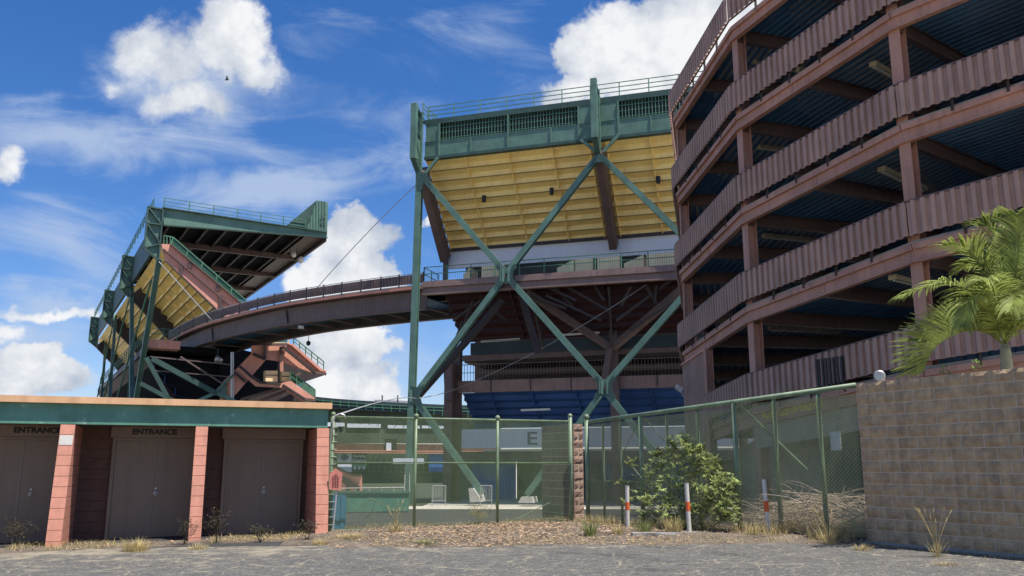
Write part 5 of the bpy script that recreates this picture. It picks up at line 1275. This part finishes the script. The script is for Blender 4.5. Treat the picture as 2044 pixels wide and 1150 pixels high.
# dead brush heap behind the right end of the fence
def brush():
    rnd = random.Random(11); mb = MB()
    for _ in range(560):
        f = rnd.random(); px = 1490 + 235 * f; u, _z = FRR.px(px, 1000, 0); w = rnd.uniform(.06, 1.3)
        u += rnd.uniform(-.1, .2); u = min(u, 7.0 - .1)
        p = FRR.P(u, w, 0); prof = .25 + .75 * math.sin(max(0, min(1, (px - 1470) / 270)) * 3.14) ; z = gz(p.x, p.y) + rnd.uniform(0, .8) * prof; p.z = z
        a = rnd.uniform(-.5, .5) + (0 if rnd.random() < .5 else math.pi) + R(-45); L_ = rnd.uniform(.4, 1.3); el = rnd.uniform(-.15, .55)
        d = Vector((math.cos(a) * math.cos(el), math.sin(a) * math.cos(el), math.sin(el))); pts = [p]
        cur = d.copy()
        for i in range(5):
            cur = (cur + Vector((rnd.uniform(-.15, .15), rnd.uniform(-.15, .15), rnd.uniform(-.3, .08)))).normalized(); q = pts[-1] + cur * L_ / 5; q.z = max(q.z, gz(q.x, q.y) + .02); pts.append(q)
        r = rnd.uniform(.003, .010); mb.tube(pts, r, 4, r * .4)
        for _k in range(2):
            b = pts[rnd.randint(1, 4)]; mb.tube([b, b + Vector((rnd.uniform(-.2, .2), rnd.uniform(-.2, .2), rnd.uniform(-.02, .18)))], r * .5, 3, r * .2)
    c = FRR.P(5, .8, .2); mb.build('brush_heap', 'dead_wood', None, 'tangled heap of dead grey brown branches piled behind the right end of the fence', 'branch heap', loc=tuple(c))
    mb = MB()
    for _ in range(1200):
        px = rnd.uniform(1560, 1722); u, _z = FRR.px(px, 1040, 0); p = FRR.P(min(u, 6.8), rnd.uniform(-.1, .9), 0); p.z = gz(p.x, p.y) + rnd.uniform(0, .28); a = rnd.uniform(2.6, 3.8)
        blade(mb, p, Vector((math.cos(a), math.sin(a), 0)), rnd.uniform(.05, .22), .01, rnd.uniform(.1, .35), 2)
    mb.build('dry_grass', 'dry_grass', None, 'matted straw lying over the foot of the branch heap', 'dry grass', kind='stuff', loc=tuple(c))
brush()
# shrub growing through the fence
def leafcluster(mb, p, up, rnd, L_=.15, n=9, w=.024):
    for k in range(n):
        a = rnd.uniform(0, 6.283); el = rnd.uniform(-.25, .9); d = Vector((math.cos(a) * math.cos(el), math.sin(a) * math.cos(el), math.sin(el))); d = (d + up * .6).normalized()
        s_ = d.cross(Vector((rnd.uniform(-.4, .4), rnd.uniform(-.4, .4), 1))).normalized() * w * rnd.uniform(.7, 1.2); l = L_ * rnd.uniform(.6, 1.15); dr = Vector((0, 0, -l * .22)); b = len(mb.v)
        mb.v += [p, p + d * l * .35 + s_, p + d * l * .35 - s_, p + d * l * .7 + s_ * .8 + dr * .4, p + d * l * .7 - s_ * .8 + dr * .4, p + d * l + dr]
        mb.f += [(b, b + 1, b + 2), (b + 1, b + 3, b + 4, b + 2), (b + 3, b + 5, b + 4)]
def shrub():
    rnd = random.Random(5); root = FRR.P(FRR.px(1372, 1050, .12)[0], .12, 0); root.z = gz(root.x, root.y)
    t = thing('shrub', 'bushy light green narrow leaved shrub growing through the right fence behind the bollards', 'shrub', root)
    blobs = [(1330, 935, 42, 38, .35, 60), (1385, 925, 38, 34, .3, 55), (1300, 975, 42, 45, .5, 70), (1360, 985, 55, 45, .25, 90), (1415, 985, 30, 40, -.1, 60), (1440, 1005, 34, 42, -.25, 90), (1448, 965, 24, 24, -.1, 34),
             (1408, 915, 14, 16, .1, 16), (1368, 882, 14, 20, .3, 26), (1345, 890, 16, 18, .3, 24), (1395, 893, 12, 14, .2, 16), (1318, 905, 18, 14, .3, 18), (1372, 898, 14, 14, .2, 14), (1425, 925, 14, 18, .1, 18), (1257, 925, 12, 11, .1, 9), (1252, 1003, 12, 9, -.3, 8), (1290, 1003, 20, 12, -.3, 14), (1418, 940, 22, 26, .0, 30), (1370, 1025, 60, 25, .1, 50), (1300, 1025, 45, 20, .2, 30), (1243, 965, 12, 8, .1, 6), (1400, 1020, 26, 16, -.3, 20), (1455, 1030, 24, 18, -.3, 24)]
    mb = MB(); st = MB()
    for (x, y, rx, ry, w, n) in blobs:
        w -= .3; c = FRR.X(x, y, w); m_ = c.y / FPX; Z = [root, root.lerp(c, .5) + Vector((rnd.uniform(-.1, .1), 0, -.05)), c]; st.tube(Z, .018, 5, .006)
        for _ in range(int(n * 1.15)):
            a = Vector((rnd.gauss(0, 1), rnd.gauss(0, 1), rnd.gauss(0, 1))).normalized() * rnd.random() ** .4
            q = c + Vector((a.x * rx * m_, a.y * (rx + ry) / 2 * m_ * .8, a.z * ry * m_)); q.z = max(q.z, root.z + .03)
            if rnd.random() < .4: st.tube([c.lerp(q, .1), q], .006, 4, .003)
            leafcluster(mb, q, Vector((0, 0, .5)), rnd, .14, 10, .0125)
    st.build('stem', 'bark', t); mb.build('foliage', 'shrub_leaf', t)
shrub()
# palm behind the wall
def palm():
    D0 = 15.3; base = aty(2010, 735, D0); g = gz(base.x, base.y)
    t = thing('palm_tree', 'young green palm with feathery drooping fronds behind the tall block wall', 'palm tree', (base.x, base.y, g))
    crown = aty(2006, 688, D0)
    MB().tube([Vector((base.x + .05, base.y, g - .1)), Vector((base.x + .02, base.y, 1.5)), base, crown.lerp(base, .3), crown], .13, 14, .075).build('trunk', 'bark', t, smooth=True)
    rnd = random.Random(3)
    # each frond: pixel path of its midrib with depth offsets, leaflet length
    fr_ = [([(2006, 690, 0), (1965, 662, .1), (1915, 664, .2), (1868, 692, .25), (1842, 742, .25)], .68, -.25),
           ([(2004, 680, 0), (1985, 625, -.1), (1945, 585, -.3), (1880, 565, -.5), (1800, 592, -.7)], .5, .6),
           ([(2004, 680, 0), (1980, 630, -.3), (1950, 600, -.6), (1930, 600, -.8), (1922, 650, -1.0)], .5, .7),
           ([(2004, 680, 0), (1995, 610, .1), (1970, 545, .2), (1930, 500, .2), (1885, 490, .1)], .55, .3),
           ([(2006, 680, 0), (2005, 600, .1), (1998, 530, .2), (1985, 470, .3), (1965, 450, .3)], .55, .2),
           ([(2006, 680, 0), (2020, 600, 0), (2030, 530, -.1), (2035, 470, -.2), (2030, 430, -.3)], .55, .2),
           ([(2006, 680, 0), (2035, 620, -.1), (2060, 560, -.2), (2085, 520, -.3), (2120, 510, -.4)], .55, .4),
           ([(2006, 685, 0), (2040, 650, -.2), (2080, 640, -.4), (2120, 660, -.6), (2150, 710, -.7)], .5, .8),
           ([(2004, 680, 0), (1990, 640, -.3), (1985, 590, -.6), (1975, 560, -.9), (1955, 560, -1.2)], .45, .6),
           ([(2006, 680, 0), (2015, 620, .4), (2000, 560, .8), (1960, 530, 1.1), (1915, 535, 1.3)], .5, .5),
           ([(2006, 680, 0), (2025, 640, -.4), (2030, 600, -.8), (2025, 590, -1.1), (2015, 620, -1.4)], .45, .7),
           ([(2006, 685, 0), (1990, 650, .4), (1950, 630, .8), (1900, 640, 1.1), (1870, 680, 1.2)], .45, .8),
           ([(2006, 680, 0), (2040, 600, .3), (2060, 500, .5), (2070, 440, .6), (2090, 420, .7)], .55, .3)]
    for path, LL, droop in fr_:
        P = [aty(x, y, D0 + d) for x, y, d in path]
        def cr(f):
            f *= len(P) - 1; i = min(int(f), len(P) - 2); f -= i; p0, p1, p2, p3 = P[max(i - 1, 0)], P[i], P[i + 1], P[min(i + 2, len(P) - 1)]
            return .5 * ((2 * p1) + (p2 - p0) * f + (2 * p0 - 5 * p1 + 4 * p2 - p3) * f * f + (3 * p1 - p0 - 3 * p2 + p3) * f ** 3)
        N = 52; pts = [cr(i / N) for i in range(N + 1)]
        rb = MB().tube(pts, .022, 6, .004); rachis = rb.build('frond', 'palm_leaf', t, smooth=True)
        mb = MB()
        for i in range(5, N + 1):
            for k in (0, .5):
                f = min(1, (i + k) / N); p = cr(f); tg = (cr(min(1, f + .02)) - cr(max(0, f - .02))).normalized(); side = tg.cross(Vector((0, 0, 1)))
                side = side.normalized() if side.length > .05 else Vector((1, 0, 0)); nrm = side.cross(tg).normalized()
                for s_ in (-1, 1):
                    l = LL * (.35 + .65 * math.sin(min(1, (f - .05) * 1.05) * 3.0) ** .7 if f < .95 else LL * .45) * rnd.uniform(.8, 1.12)
                    l = l * 1.18; fold = rnd.uniform(.1, .6)
                    if droop < 0: fold = rnd.uniform(.8, 1.6)
                    d = (side * s_ * ((1 - .3 * f) if droop >= 0 else .55) + tg * (.55 + .5 * f) + nrm * fold + Vector((rnd.uniform(-.12, .12), rnd.uniform(-.12, .12), 0))).normalized()
                    w = .0145 * rnd.uniform(.8, 1.2); q = p.copy(); b = len(mb.v); dd = d.copy(); n_ = 5; wd = tg.cross(d).normalized().cross(d).normalized()
                    for j in range(n_ + 1):
                        g_ = j / n_; ww = w * (math.sin(.35 + g_ * 2.6)) ; mb.v += [q + wd * ww, q - wd * ww]
                        dd = (dd + Vector((0, 0, -1)) * (.12 + .34 * g_) * (.4 + droop * .7)).normalized(); q = q + dd * l / n_
                    mb.f += [(b + 2 * j, b + 2 * j + 1, b + 2 * j + 3, b + 2 * j + 2) for j in range(n_)]
        o = mb.build('leaflets', 'palm_leaf', rachis)
palm()
# leaf litter and short straw
def litter():
    rnd = random.Random(9); mb = MB()
    def leaf(p, s):
        a = rnd.uniform(0, 6.28); t1 = Vector((math.cos(a), math.sin(a), rnd.uniform(-.35, .35))) * s; t2 = Vector((-math.sin(a), math.cos(a), rnd.uniform(-.5, .5))) * s * rnd.uniform(.25, .45); z = Vector((0, 0, .006 + s * .3))
        mb.quad(p - t1 + z, p + t2 + z, p + t1 + z, p - t2 + z)
    for _ in range(12000):
        f = rnd.random()
        if f < .78: x = rnd.gauss(-.2, 1.6); dens = 1
        elif f < .9: x = rnd.uniform(1.5, 7)
        else: x = rnd.uniform(-10, 7)
        if not -10.5 < x < 7: continue
        a, b = road_lim(x), verge_back(x) - (.2 if x < -4.1 else .5)
        v = rnd.random(); y = a + (b - a) * (1 - v ** 1.3) + rnd.uniform(-.35, .2)
        if y < a - .25: continue
        p = Vector((x, y, max(vz(x, y), gz(x, y)))); leaf(p, rnd.uniform(.012, .045))
    mb.build('leaf_litter', 'litter', None, 'drift of dry brown leaves in front of the fences', 'leaf litter', kind='stuff', loc=(0, 17, 0))
    mb = MB()
    for _ in range(9000):
        x = rnd.uniform(-10.4, 7); a, b = road_lim(x), verge_back(x) - .1
        y = rnd.choice([rnd.gauss(b - .35, .22), rnd.gauss(a + .35, .3), rnd.uniform(a, b)]) if x > -4.1 else (rnd.gauss(b - .55, .25) if b > a else a)
        k = math.sin(x * 2.1) + math.sin(x * 5.3 + 1) + math.sin(y * 3 + x * .7)
        if k < -.2 or y < a - .2 or y > b + .1: continue
        p = Vector((x, y, vz(x, y))); a_ = rnd.uniform(0, 6.28); h = rnd.uniform(.02, .11) * (1.4 if y > b - .6 else 1); blade(mb, p, Vector((math.cos(a_), math.sin(a_), 0)), h, .007, h * rnd.uniform(.3, 1.5), 2)
    for _ in range(2600):   # longer grass along the foot of the right fence
        u = rnd.uniform(0, 6.4); w = rnd.gauss(-.25, .25); q = FRR.P(u, w, 0)
        if math.sin(u * 3.1) + math.sin(u * 7.7 + 1) < -.5 or q.y < road_lim(q.x): continue
        a_ = rnd.uniform(0, 6.28); h = rnd.uniform(.06, .3); blade(mb, Vector((q.x, q.y, vz(q.x, q.y))), Vector((math.cos(a_), math.sin(a_), 0)), h, .008, h * rnd.uniform(.2, 1.0), 3)
    for _ in range(5200):   # straw in the asphalt cracks and along the wall foot
        if rnd.random() < .45: u = rnd.uniform(0, 6); q = WF.P(u, -.16 - abs(rnd.gauss(0, .12)), 0); x, y = q.x, q.y
        else: x = rnd.uniform(-9, 8); y = rnd.uniform(12.5, 16.4)
        if math.sin(x * 1.9 + 2 * math.sin(y * 1.3)) + math.sin(y * 4.1 + 1.5 * math.sin(x)) < 1.25 and not (x > 6): continue
        if y > road_lim(x) + .1: continue
        a_ = rnd.uniform(0, 6.28); h = rnd.uniform(.01, .05); blade(mb, Vector((x, y, gz(x, y))), Vector((math.cos(a_), math.sin(a_), 0)), h, .006, h * 1.3, 2)
    mb.build('straw', 'dry_grass', None, 'short dry straw growing in the soil strip and asphalt cracks', 'dry grass', kind='stuff', loc=(0, 17, 0))
litter()
